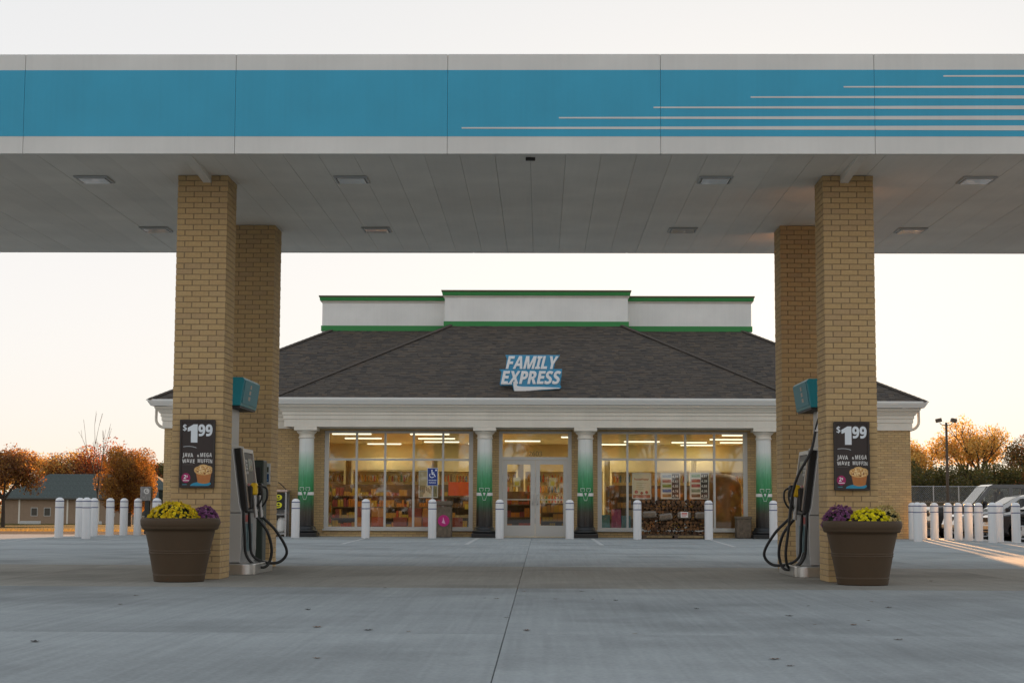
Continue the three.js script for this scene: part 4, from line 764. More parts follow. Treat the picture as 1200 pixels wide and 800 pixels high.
// ---------------------------------------------------------------- fuel pumps
function pump(label, x, z, inner, highHose) {
  const p = thing('fuel_pump', label, 'fuel pump', [x, 0, z], 'fuel pumps between the columns');
  const S = new THREE.Shape(); const hw = 0.5, hl = 0.82, rr = 0.16;
  mesh('steel_base', (() => { const s = new THREE.Shape(); s.moveTo(-hw + rr, -hl); s.lineTo(hw - rr, -hl); s.absarc(hw - rr, -hl + rr, rr, -Math.PI / 2, 0); s.lineTo(hw, hl - rr); s.absarc(hw - rr, hl - rr, rr, 0, Math.PI / 2); s.lineTo(-hw + rr, hl); s.absarc(-hw + rr, hl - rr, rr, Math.PI / 2, Math.PI); s.lineTo(-hw, -hl + rr); s.absarc(-hw + rr, -hl + rr, rr, Math.PI, 1.5 * Math.PI); return extr(s, 0.135, 0.008, { curveSegments: 12 }).rotateX(-Math.PI / 2); })(), M.steel, p);
  // cabinet: wide below the waist, tapering above, extruded across its width (z)
  const W2 = 0.56, side = [[-0.27, 0.136], [-0.28, 0.3], [-0.28, 0.78], [-0.25, 0.88], [-0.15, 1.62], [0.15, 1.62], [0.25, 0.88], [0.28, 0.78], [0.28, 0.3], [0.27, 0.136]];
  mesh('cabinet', uvm(extr(polyShape(side), 2 * W2 - 0.04, 0.012).translate(0, 0, -W2 + 0.02)), M.greyPaint, p);
  for (const s of [-1, 1]) {   // brushed end panels with a waist seam
    const f = (pts) => uvm(extr(polyShape(pts), 0.03, 0.006).translate(0, 0, s > 0 ? W2 - 0.022 : -W2 - 0.008));
    const e = mesh('end_panel', f([[-0.275, 0.15], [-0.288, 0.3], [-0.288, 0.775], [0.288, 0.775], [0.288, 0.3], [0.275, 0.15]]), M.silver, p);
    mesh('upper_panel', f([[-0.286, 0.785], [-0.255, 0.885], [-0.155, 1.61], [0.155, 1.61], [0.255, 0.885], [0.286, 0.785]]), M.silver, e);
  }
  mesh('post', merge([rbox(0.2, 0.56, 0.5, 0.02, 0, 1.88, 0.12), rbox(0.13, 0.56, 0.12, 0.015, 0, 1.88, -0.32), rbox(0.24, 0.05, 0.9, 0.01, 0, 1.64, 0)]), M.silver, p);
  const capS = polyShape([[-0.25, 2.16], [-0.30, 2.50], [-0.27, 2.53], [0.27, 2.53], [0.30, 2.50], [0.25, 2.16]]);
  const cap = mesh('sign_cap', extr(capS, 1.2, 0.012).translate(0, 0, -0.6), M.teal, p);
  mesh('underside', b2(-0.24, 0.24, 2.135, 2.161, -0.57, 0.57), M.dark, cap);
  for (const s of [-1, 1]) {
    const panel = new THREE.BoxGeometry(0.012, 0.3, 1.08).rotateZ(s * -0.146).translate(s * 0.279, 2.342, 0);
    mesh('face_panel', panel, mat(C(0.05, 0.22, 0.26), 0.55), cap);
    mesh('pale_mark', merge([0, 1, 2].map(k => new THREE.BoxGeometry(0.004, 0.05, 0.14 - k * 0.02).rotateZ(s * -0.146).translate(s * (0.287 + (k - 1) * 0.012), 2.35 + (k - 1) * 0.075, 0.1))), mat(C(0.42, 0.36, 0.3), 0.6), cap);
    // leaning display module
    const mod = new THREE.Group(); mod.name = 'display_module'; p.add(mod); mod.position.set(s * 0.235, 1.2, 0); mod.rotation.z = s * 0.135;
    mesh('housing', rbox(0.12, 0.84, 0.86, 0.02, 0, 0, 0), M.black, mod);
    mesh('bezel', ring([[0, -0.005], [0.05, -0.005], [0.05, 0.012], [0, 0.012]], -0.34, 0.34, -0.34, 0.34).rotateX(Math.PI / 2).rotateY(s * Math.PI / 2).translate(s * 0.063, 0.02, 0), M.steel, mod);
    mesh('screen', b2(-0.004, 0.004, 0.12, 0.28, -0.28, 0.05).translate(s * 0.063, 0, 0), mat(C(0.16, 0.19, 0.16), 0.15), mod);
    mesh('keypad', merge([0, 1, 2, 3].flatMap(a => [0, 1, 2].map(b => b2(-0.005, 0.005, 0, 0.035, 0, 0.035).translate(s * 0.064, 0.08 + a * 0.05, 0.12 + b * 0.05)))), M.silver, mod);
    for (let k = 0; k < 3; k++) mesh('grade_button', rbox(0.014, 0.11, 0.15, 0.005, s * 0.064, -0.1, -0.25 + k * 0.22), [mat(C(0.6, 0.55, 0.4), 0.5), M.silver, mat(C(0.3, 0.05, 0.04), 0.5)][k], mod);
    // lower graphics
    mesh('teal_graphic', rbox(0.006, 0.36, 0.62, 0.003, s * 0.281, 0.46, 0), mat(C(0.11, 0.23, 0.26), 0.45, { map: grainMap }), p);
    mesh('red_sticker', rbox(0.008, 0.09, 0.16, 0.003, s * 0.281, 0.71, 0.15), mat(C(0.42, 0.06, 0.05), 0.5), p);
    // nozzles and hoses
    const set = s === inner ? [[0.3, true], [-0.12, false]] : [[0.25, false]];
    set.forEach(([zz, yellow], k) => {
      const n = new THREE.Group(); n.name = 'nozzle'; p.add(n);
      const X = s * 0.4;
      mesh('boot', rbox(0.12, 0.3, 0.17, 0.02, s * 0.33, 0.98, zz), M.black, n);
      mesh('grip', rbox(0.09, 0.16, 0.11, 0.03, X, 1.09, zz), yellow ? mat(C(0.75, 0.47, 0.005), 0.5) : M.black, n);
      mesh('lever_guard', tube([[X, 1.14, zz], [X + s * 0.09, 1.1, zz], [X + s * 0.1, 0.98, zz], [X + s * 0.05, 0.88, zz], [X, 0.84, zz]], 0.014, 20, 6), M.black, n);
      mesh('coupling', merge([bar(V3(X, 1.02, zz), V3(X + s * 0.02, 0.8, zz), 0.03, 10, 0.022), bar(V3(X + s * 0.02, 0.82, zz), V3(X + s * 0.03, 0.72, zz), 0.026, 10)]), M.silver, n);
      const out = k ? 0.42 : 0.26, low = k ? 0.13 : 0.09;
      mesh('hose', tube([[X + s * 0.03, 0.74, zz], [X + s * (0.09 + out * 0.35), 0.52, zz - 0.05], [X + s * out * 0.85, 0.25, zz - 0.12], [X + s * out * 0.62, low, zz - 0.1], [X + s * 0.03, low + 0.02, zz + 0.05], [X - s * 0.07, 0.24, zz + 0.1], [s * 0.31, 0.5, zz + 0.14], [s * 0.29, 0.8, zz + 0.15]], 0.019, 60, 8), M.rubber, p);
    });
    if (highHose && s === inner) {
      mesh('high_hose', tube([[s * 0.12, 2.04, 0.46], [s * 0.16, 1.93, 0.48], [s * 0.24, 1.6, 0.5], [s * 0.4, 1.3, 0.46], [s * 0.47, 1.05, 0.4], [s * 0.52, 0.6, 0.36], [s * 0.55, 0.24, 0.3], [s * 0.5, 0.1, 0.25], [s * 0.36, 0.16, 0.2], [s * 0.3, 0.3, 0.2]], 0.018, 70, 8), M.rubber, p);
      mesh('hose_swivel', merge([bar(V3(s * 0.12, 2.12, 0.46), V3(s * 0.12, 2.0, 0.46), 0.025, 10), bar(V3(s * 0.12, 1.98, 0.46), V3(s * 0.17, 1.85, 0.48), 0.03, 10)]), M.steel, p);
      mesh('end_hose', tube([[s * 0.05, 1.2, W2 + 0.03], [s * -0.02, 0.9, W2 + 0.06], [s * 0.05, 0.55, W2 + 0.07], [s * 0.12, 0.3, W2 + 0.06], [s * 0.14, 0.16, W2 + 0.04]], 0.018, 40, 8), M.rubber, p);
    }
  }
  return p;
}
pump('grey fuel pump with teal cap and yellow nozzle beside the left columns', -4.135, -22.02, 1, false);
pump('grey fuel pump with teal cap and a high black hose beside the right columns', 3.715, -22.02, -1, true);
{
  const w = thing('waste_station', 'dark green waste and squeegee post in front of the rear left column', 'bin', [-3.98, 0, -23.15]);
  mesh('post_box', rbox(0.3, 1.5, 0.3, 0.02, 0, 0.75, 0), mat(C(0.018, 0.03, 0.02), 0.5), w);
  mesh('door_flap', rbox(0.22, 0.2, 0.02, 0.006, 0, 1.3, 0.155), M.black, w);
}
// ---------------------------------------------------------------- left of the store
{
  const a = thing('air_machine', 'grey air machine box with a round emblem on a dark post left of the store', 'machine', [-11.75, 0, -49.6]);
  mesh('post', rbox(0.14, 0.98, 0.12, 0.01, 0.04, 0.49, 0), mat(C(0.03, 0.035, 0.03), 0.6), a);
  mesh('cabinet', rbox(0.32, 0.42, 0.22, 0.015, 0, 1.19, 0), M.greyPaint, a);
  mesh('emblem', merge([new THREE.RingGeometry(0.05, 0.085, 28).translate(0.03, 1.27, 0.113), new THREE.CircleGeometry(0.03, 18).translate(0.05, 1.28, 0.113)]), mat(C(0.7, 0.7, 0.68), 0.5), a);
  const d = thing('utility_cabinet', 'dark green utility cabinet behind the left planter flowers', 'cabinet', [-11.35, 0, -50.4]);
  mesh('body', rbox(0.36, 1.28, 0.4, 0.02, 0, 0.64, 0), mat(C(0.012, 0.025, 0.018), 0.6), d);
  mesh('lid', rbox(0.4, 0.05, 0.44, 0.015, 0, 1.3, 0), mat(C(0.02, 0.03, 0.02), 0.5), d);
  const e = thing('transformer_box', 'low dark box with a pale top just left of the store wall', 'cabinet', [-11.0, 0, -51.5]);
  mesh('body', rbox(0.34, 1.15, 0.4, 0.02, 0, 0.575, 0), mat(C(0.02, 0.018, 0.015), 0.6), e); mesh('pale_top', rbox(0.36, 0.1, 0.42, 0.02, 0, 1.2, 0), mat(C(0.5, 0.4, 0.25), 0.6), e);
}
{ // long low building far left
  const Z = -165, G = -1.1, b = thing('far_building', 'long low tan building with a grey-green hip roof behind the left bollards', 'building', [0, G, 0]);
  const X0 = -53.5, X1 = -36, tan = mat(C(0.33, 0.235, 0.16), 0.9, { map: brickMap });
  mesh('wall', uvm(b2(X0, X1, 0, 2.6, Z, Z - 9)), tan, b);
  const ey = 2.55, ry = 5.0, o = 0.5, c = [[X0 - o, ey, Z + o], [X1 + o, ey, Z + o], [X1 + o, ey, Z - 9 - o], [X0 - o, ey, Z - 9 - o]], r0 = [X0 + 3.4, ry, Z - 4.5], r1 = [X1 - 3.4, ry, Z - 4.5];
  mesh('roof', quads([[c[0], c[1], r1, r0], [c[1], c[2], r1, r1], [c[2], c[3], r0, r1], [c[3], c[0], r0, r0]]), mat(C(0.085, 0.105, 0.095), 0.9, { map: grainMap }), b);
  mesh('fascia', ring([[0, 2.42], [0.52, 2.42], [0.52, 2.56], [0, 2.56]], X0, X1, Z - 9, Z), mat(C(0.1, 0.1, 0.09), 0.8), b);
  for (const x of [-50.2, -48.9, -45.2, -42.5, -39.5]) { const w = mesh('window', b2(x - 0.34, x + 0.34, 0.75, 1.6, Z - 0.01, Z + 0.03), M.frame, b); mesh('pane', b2(x - 0.28, x + 0.28, 0.81, 1.54, Z + 0.02, Z + 0.04), mat(C(0.05, 0.045, 0.035), 0.15), w); }
  for (const x of [-51.7, -46.9, -43.8]) mesh('pilaster', b2(x - 0.08, x + 0.08, 0, 2.4, Z - 0.01, Z + 0.05), M.trim, b);
  for (const [x, w, l] of [[-47.5, 1.9, 'left'], [-41.6, 1.5, 'right']]) { const k = thing('parking_kerb', `pale concrete kerb before the far tan building, ${l} of two`, 'kerb', [x, -1.02, -155], 'kerbs before the far building'); mesh('kerb', rbox(w, 0.28, 0.3, 0.04, 0, 0.14, 0), mat(C(0.5, 0.5, 0.47), 0.8), k); }
}

// ---------------------------------------------------------------- trees
function leafGeo(pts, size, pal, seed, flatness = 1) {
  const r = rngOf(seed), pos = [], col = [], u = V3(0, 0, 0), w = V3(0, 0, 0), n = V3(0, 0, 0);
  for (const p of pts) {
    u.set(r() - 0.5, (r() - 0.5) * flatness, r() - 0.5).normalize(); n.set(r() - 0.5, r() - 0.5, r() - 0.5).normalize(); w.crossVectors(u, n).normalize();
    const s = size * (0.6 + r() * 0.8), c = pal[Math.floor(r() * pal.length)], t = 0.7 + r() * 0.6;
    const A = [p[0] - u.x * s, p[1] - u.y * s, p[2] - u.z * s], B = [p[0] + w.x * s * 0.55, p[1] + w.y * s * 0.55, p[2] + w.z * s * 0.55], D = [p[0] + u.x * s, p[1] + u.y * s, p[2] + u.z * s], E2 = [p[0] - w.x * s * 0.55, p[1] - w.y * s * 0.55, p[2] - w.z * s * 0.55];
    pos.push(...A, ...B, ...D, ...A, ...D, ...E2); for (let k = 0; k < 6; k++) col.push(c[0] * t, c[1] * t, c[2] * t);
  }
  const g = new THREE.BufferGeometry(); g.setAttribute('position', new THREE.Float32BufferAttribute(pos, 3)); g.setAttribute('color', new THREE.Float32BufferAttribute(col, 3)); g.computeVertexNormals(); return g;
}
const leafMat = phys(C(1, 1, 1), 0.95, { vertexColors: true, specularIntensity: 0.4, transmission: 0.55, thickness: 0, side: THREE.DoubleSide });
const barkMat = mat(C(0.06, 0.043, 0.03), 0.95, { bumpMap: grainBump, bumpScale: 0.02 });
const PAL = {
  brown: [[0.24, 0.10, 0.03], [0.32, 0.14, 0.035], [0.18, 0.07, 0.025], [0.42, 0.22, 0.05]],
  red: [[0.30, 0.075, 0.02], [0.36, 0.10, 0.022], [0.22, 0.05, 0.018], [0.4, 0.14, 0.03]],
  gold: [[0.74, 0.48, 0.11], [0.66, 0.39, 0.08], [0.8, 0.58, 0.18], [0.48, 0.27, 0.06]],
  orange: [[0.40, 0.19, 0.03], [0.46, 0.23, 0.035], [0.3, 0.13, 0.025], [0.24, 0.11, 0.025]],
  olive: [[0.11, 0.105, 0.025], [0.15, 0.13, 0.03], [0.08, 0.08, 0.02], [0.2, 0.13, 0.03]],
};
function tree(name, label, group, x, z, gy, H, width, o) {
  const { pal, seed, trunkH = 0.25, leaves = 4200, leaf = 0.14, up = 0.55, clump = 0.4, dense = false, bare = false, depth = 1 } = o;
  const r = rngOf(seed), limbs = [], tips = [];
  function grow(a, d, len, rad, lvl) {
    const b = a.clone().addScaledVector(d, len); limbs.push([a, b, rad, rad * 0.66]);
    if (lvl >= 3) tips.push(b); if (lvl >= 4) return;
    const n = bare ? (lvl === 0 ? 3 : 2) : lvl === 0 ? 5 : 3;
    for (let i = 0; i < n; i++) {
      const az = (i + r() * 0.7) / n * 6.283 + lvl, tilt = (lvl === 0 ? (i === 0 ? 0.08 : 0.45 + r() * 0.55) : 0.3 + r() * 0.55) * (1.25 - up * 0.6);
      const side = V3(Math.cos(az), 0, Math.sin(az)); side.addScaledVector(d, -side.dot(d)).normalize();
      const nd = d.clone().multiplyScalar(Math.cos(tilt)).addScaledVector(side, Math.sin(tilt)); nd.y += up * 0.25; nd.normalize();
      grow(b, nd, len * (lvl === 0 ? 0.85 : 0.72) * (0.75 + r() * 0.45), rad * 0.6, lvl + 1);
    }
  }
  grow(V3(0, 0, 0), V3(0, 1, 0), trunkH, 0.032, 0);
  // fit into the wanted height and width
  const bb = new THREE.Box3(); for (const l of limbs) bb.expandByPoint(l[1]);
  const pad = bare ? 0 : clump;
  const sy = (H - pad) / bb.max.y, sx = (width / 2 - pad) / Math.max(bb.max.x, -bb.min.x), sz = (width / 2 * depth - pad) / Math.max(bb.max.z, -bb.min.z);
  const f = v => V3(v.x * sx, v.y * sy, v.z * sz);
  const geos = limbs.map(([a, b, r0, r1]) => bar(f(a), f(b), Math.max(0.006, r0 * H * (bare ? 0.32 : 0.8)), 6, Math.max(0.006, r1 * H * (bare ? 0.26 : 0.8))));
  const t = thing(name, label, 'tree', [x, gy, z], group);
  mesh('trunk', merge(geos), barkMat, t);
  if (bare) return t;
  const pts = [];
  if (dense) {
    const cy = H * 0.54, ry = H * 0.47, lobes = []; for (let i = 0; i < 34; i++) { const a = r() * 6.283, e = Math.acos(1 - 2 * r()), k = i % 3 ? 0.62 + r() * 0.28 : 0.15 + r() * 0.4; lobes.push([Math.cos(a) * Math.sin(e) * k * width / 2, cy + Math.cos(e) * k * ry * 0.92, Math.sin(a) * Math.sin(e) * k * width / 2 * depth, (0.16 + r() * 0.16) * width / 2 * 1.5]); }
    for (let i = 0; i < leaves * 1.7; i++) { const L = lobes[Math.floor(r() * lobes.length)], a = r() * 6.283, e = Math.acos(1 - 2 * r()), k = Math.pow(r(), 0.45) * L[3]; pts.push([L[0] + Math.cos(a) * Math.sin(e) * k, Math.max(0.3, L[1] + Math.cos(e) * k), L[2] + Math.sin(a) * Math.sin(e) * k]); }
  } else {
    for (let i = 0; i < leaves * 1.7; i++) { const c = f(tips[Math.floor(r() * tips.length)]), a = r() * 6.283, e = Math.acos(1 - 2 * r()), k = Math.pow(r(), 0.5) * clump; pts.push([c.x + Math.cos(a) * Math.sin(e) * k, c.y + Math.cos(e) * k, c.z + Math.sin(a) * Math.sin(e) * k]); }
  }
  mesh('crown', leafGeo(pts, leaf * 0.74, pal, seed + 9), leafMat, t);
  return t;
}
const LG = 'trees beyond the forecourt on the left', RG = 'trees beyond the parking lot on the right', BG = 'trees behind the viewer mirrored in the shop windows';
tree('autumn_tree', 'big brown autumn tree with dark trunk at the left edge of the view', LG, -32.3, -100, -0.55, 5.2, 6.6, { pal: PAL.brown, seed: 1, trunkH: 0.2, leaves: 10500, leaf: 0.1, clump: 0.75, up: 0.25 });
tree('autumn_tree', 'loose golden-brown tree behind the left edge tree', LG, -56.5, -184, -1.1, 8.4, 10, { pal: PAL.gold.concat(PAL.brown), seed: 2, leaves: 4800, leaf: 0.15, clump: 0.8 });
tree('autumn_tree', 'rust-red round tree above the roof of the far building', LG, -46.5, -180, -1.1, 7.7, 11, { pal: PAL.red, seed: 3, leaves: 15000, leaf: 0.16, dense: true });
tree('autumn_tree', 'golden leafy tree between the red tree and the left edge', LG, -51.3, -182, -1.1, 8.4, 9, { pal: PAL.gold.concat(PAL.brown), seed: 4, leaves: 4800, leaf: 0.15, clump: 0.8 });
tree('autumn_tree', 'olive green tree behind the bare sapling above the far roof', LG, -42.0, -182, -1.1, 6.8, 7.5, { pal: PAL.olive, seed: 5, leaves: 8000, leaf: 0.15, clump: 0.8 });
tree('round_maple', 'dense rounded orange-brown tree between bare sapling and store', LG, -29.6, -120, -0.72, 6.15, 4.4, { pal: PAL.orange, seed: 6, leaves: 26000, leaf: 0.085, dense: true, trunkH: 0.2 });
tree('bare_sapling', 'tall bare leafless sapling above the far building roof', LG, -25.3, -95, -0.5, 6.7, 2.2, { seed: 7, bare: true, up: 1.3, trunkH: 0.5 });
tree('autumn_tree', 'small rust tree peeping out between the round tree and the store wall', LG, -29.3, -140, -0.9, 3.9, 4.4, { pal: PAL.red, seed: 8, leaves: 6000, leaf: 0.12, clump: 0.6 });
tree('golden_tree', 'tall golden backlit tree with a fan of branches right of the light pole', RG, 31.9, -122, -0.75, 8.4, 6.6, { pal: PAL.gold, seed: 21, leaves: 6500, leaf: 0.1, clump: 0.62, up: 0.9, trunkH: 0.26 });
tree('golden_tree', 'lower golden backlit tree left of the light pole', RG, 27.6, -124, -0.75, 7.0, 6.4, { pal: PAL.gold, seed: 22, leaves: 6000, leaf: 0.1, clump: 0.65, up: 0.7 });
tree('autumn_tree', 'dark brown tree at the right edge above the parked cars', RG, 33.7, -114, -0.7, 6.2, 5.4, { pal: PAL.brown.concat(PAL.olive), seed: 23, leaves: 20000, leaf: 0.1, dense: true });
tree('golden_tree', 'golden tree half hidden by the store roof corner', RG, 24.6, -132, -0.8, 6.0, 5.4, { pal: PAL.gold, seed: 24, leaves: 5500, leaf: 0.11, clump: 0.6 });
tree('autumn_tree', 'brown tree cut by the right edge of the view', RG, 36.6, -118, -0.75, 7.0, 6, { pal: PAL.brown, seed: 25, leaves: 10000, leaf: 0.12, clump: 0.7 });
[[20.9, 4.6, 'behind the store corner'], [23.9, 4.5, 'left of the light pole base'], [26.3, 4.3, 'right of the light pole base'], [29.0, 4.6, 'above the off-roader roof'], [32.0, 4.8, 'at the right edge']].forEach(([x, h, l], i) =>
  tree('olive_bush', `dark olive bush behind the fence, ${l}`, RG, x, -104 - (i % 2) * 3, -0.6, h, 4.8, { pal: i === 4 ? PAL.red.concat(PAL.olive) : PAL.olive, seed: 30 + i, leaves: 15000, leaf: 0.1, dense: true, trunkH: 0.15 }));
// across the street, behind the viewer: what the shop windows mirror
[[-24, 48, 11, 'gold', 'far left'], [-17, 56, 12, 'orange', 'second from the left'], [-10.5, 48, 11, 'gold', 'third from the left'], [-3.5, 55, 12.5, 'gold', 'left of the middle'], [3.5, 49, 11.5, 'brown', 'right of the middle'], [10, 56, 12.5, 'gold', 'third from the right'], [16.5, 49, 11, 'gold', 'second from the right'], [23.5, 55, 12, 'orange', 'far right']].forEach(([x, z, h, p, l], i) =>
  tree('street_tree', `autumn tree across the street mirrored in the shop glass, ${l}`, BG, x, z, -0.17, h, 9.5, { pal: PAL[p], seed: 60 + i, leaves: 12000, leaf: 0.2, clump: 1.2, up: 0.35, trunkH: 0.14 }));
{ // distant wood on the skyline, one mass
  const r = rngOf(71), pts = [];
  for (let i = 0; i < 26000; i++) { const x = -190 + r() * 380, top = 7.2 + 1.8 * Math.sin(x * 0.09) + 1.2 * Math.sin(x * 0.31 + 1) - (Math.abs(x) < 30 ? 4.2 : 0); pts.push([x, -1.2 + Math.pow(r(), 0.7) * top * 0.8, -236 + (r() - 0.5) * 12]); }
  const m = mesh('distant_wood', leafGeo(pts, 0.42, PAL.olive.concat(PAL.brown), 72), leafMat, scene); m.userData = { label: 'distant brown and olive wood along the skyline', category: 'woodland', kind: 'stuff' };
}
{ // hedge added unseen behind the viewer to block horizon sky mirrored in the shop windows
  const r = rngOf(73), pts = [];
  for (let i = 0; i < 16000; i++) { const x = -60 + r() * 120, top = 4.6 + 0.9 * Math.sin(x * 0.31) + 0.6 * Math.sin(x * 0.83 + 1); pts.push([x, -0.2 + Math.pow(r(), 0.8) * top, 62 + (r() - 0.5) * 3]); }
  const m = mesh('added_hedge', leafGeo(pts, 0.36, PAL.brown.concat(PAL.olive), 74), leafMat, scene); m.userData = { label: 'added brown hedge behind the viewer that blocks the mirrored horizon sky', category: 'hedge', kind: 'stuff' };
}
{ // dry grass verge on the left
  const r = rngOf(81), pos = [], col = [];
  for (let i = 0; i < 16000; i++) { const z = -57.8 - r() * 22, x = -36 + r() * 25, y = terrainY(x, z) - 0.01, h = 0.05 + r() * 0.1, a = r() * 6.28, w = 0.012, lx = (r() - 0.5) * 0.08, lz = (r() - 0.5) * 0.08; pos.push(x - Math.cos(a) * w, y, z - Math.sin(a) * w, x + Math.cos(a) * w, y, z + Math.sin(a) * w, x + lx, y + h, z + lz); const t = 0.7 + r() * 0.6; for (let k = 0; k < 3; k++) col.push(0.30 * t, 0.2 * t, 0.05 * t); }
  const g = new THREE.BufferGeometry(); g.setAttribute('position', new THREE.Float32BufferAttribute(pos, 3)); g.setAttribute('color', new THREE.Float32BufferAttribute(col, 3)); g.computeVertexNormals();
  const m = mesh('dry_grass', g, leafMat, scene); m.userData = { label: 'golden dry grass verge beyond the left bollards', category: 'grass', kind: 'stuff' };
}

// ---------------------------------------------------------------- right background
{
  const f = thing('chain_fence', 'tall grey wire fence on a low wall behind the parked cars', 'fence', [0, 0, -90]);
  const x0 = 17, x1 = 40, y0 = 1.13, y1 = 2.0;
  for (let x = x0; x <= x1; x += 1.35) mesh('fence_post', bar(V3(x, -0.6, 0), V3(x, y1 + 0.04, 0), 0.035, 8), M.silver, f);
  mesh('top_rail', bar(V3(x0, y1, 0), V3(x1, y1, 0), 0.025, 6), M.silver, f);
  const wires = []; for (let x = x0 - 1; x < x1; x += 0.11) { wires.push(bar(V3(x, y0, 0.01), V3(x + y1 - y0, y1, 0.01), 0.006, 3), bar(V3(x + y1 - y0, y0, -0.01), V3(x, y1, -0.01), 0.006, 3)); }
  const wm = mesh('wire_mesh', merge(wires), M.silver, f); wm.userData.kind = 'stuff';
  const w = thing('low_wall', 'low brown retaining wall under the wire fence', 'wall', [0, -0.7, -89.6]); mesh('wall_body', uvm(b2(16.5, 40, 0, 1.83, -0.2, 0.0)), mat(C(0.16, 0.13, 0.09), 0.9, { map: grainMap }), w); mesh('wall_cap', b2(16.5, 40, 1.831, 1.9, -0.24, 0.04), mat(C(0.24, 0.2, 0.15), 0.9), w);
  const p = thing('light_pole', 'tall dark light pole with two shoebox lamps behind the parked cars', 'lamp post', [20.6, -0.45, -85]);
  mesh('pole', bar(V3(0, 0, 0), V3(0, 5.62, 0), 0.09, 12, 0.06), mat(C(0.08, 0.055, 0.035), 0.6), p);
  for (const s of [-1, 1]) { const h = mesh('lamp_head', rbox(0.28, 0.2, 0.3, 0.03, 0, 0, 0).rotateZ(-s * 0.2).translate(s * 0.38, 5.73, 0), mat(C(0.1, 0.07, 0.045), 0.5), p); mesh('arm', tube([[0, 5.5, 0], [s * 0.2, 5.5, 0], [s * 0.33, 5.6, 0]], 0.022, 10, 6), mat(C(0.2, 0.17, 0.13), 0.5), h); }
}

// ---------------------------------------------------------------- parked cars (nose towards -x, flank towards the camera)
const carGlass = phys(C(0.72, 0.76, 0.74), 0.03, { transmission: 1, thickness: 0, ior: 1.5, side: THREE.DoubleSide }), tyreM = mat(C(0.014, 0.014, 0.014), 0.85), rimM = mat(C(0.6, 0.6, 0.6), 0.3, { metalness: 0.9 }), plasticM = mat(C(0.02, 0.02, 0.02), 0.6);
const lampM = phys(C(0.55, 0.55, 0.52), 0.1, { clearcoat: 1 });
function wheelOf(parent, x, y, z, r, s) {
  const w = new THREE.Group(); w.name = 'wheel'; w.position.set(x, y, z); parent.add(w);
  mesh('tyre', new THREE.TorusGeometry(r - 0.085, 0.085, 12, 32).scale(1, 1, 1.25), tyreM, w);
  const spokes = []; for (let i = 0; i < 5; i++) spokes.push(new THREE.BoxGeometry(0.075, r - 0.14, 0.03).translate(0, (r - 0.14) / 2, 0).rotateZ(i * 1.2566));
  mesh('rim', merge([...spokes.map(g => g.translate(0, 0, s * 0.09)), new THREE.TorusGeometry(r - 0.15, 0.022, 8, 32).translate(0, 0, s * 0.09), new THREE.CylinderGeometry(0.06, 0.06, 0.05, 16).rotateX(Math.PI / 2).translate(0, 0, s * 0.09)]), rimM, w);
  mesh('disc', new THREE.CylinderGeometry(r - 0.14, r - 0.14, 0.03, 24).rotateX(Math.PI / 2).translate(0, 0, s * 0.04), mat(C(0.05, 0.05, 0.05), 0.6), w);
}
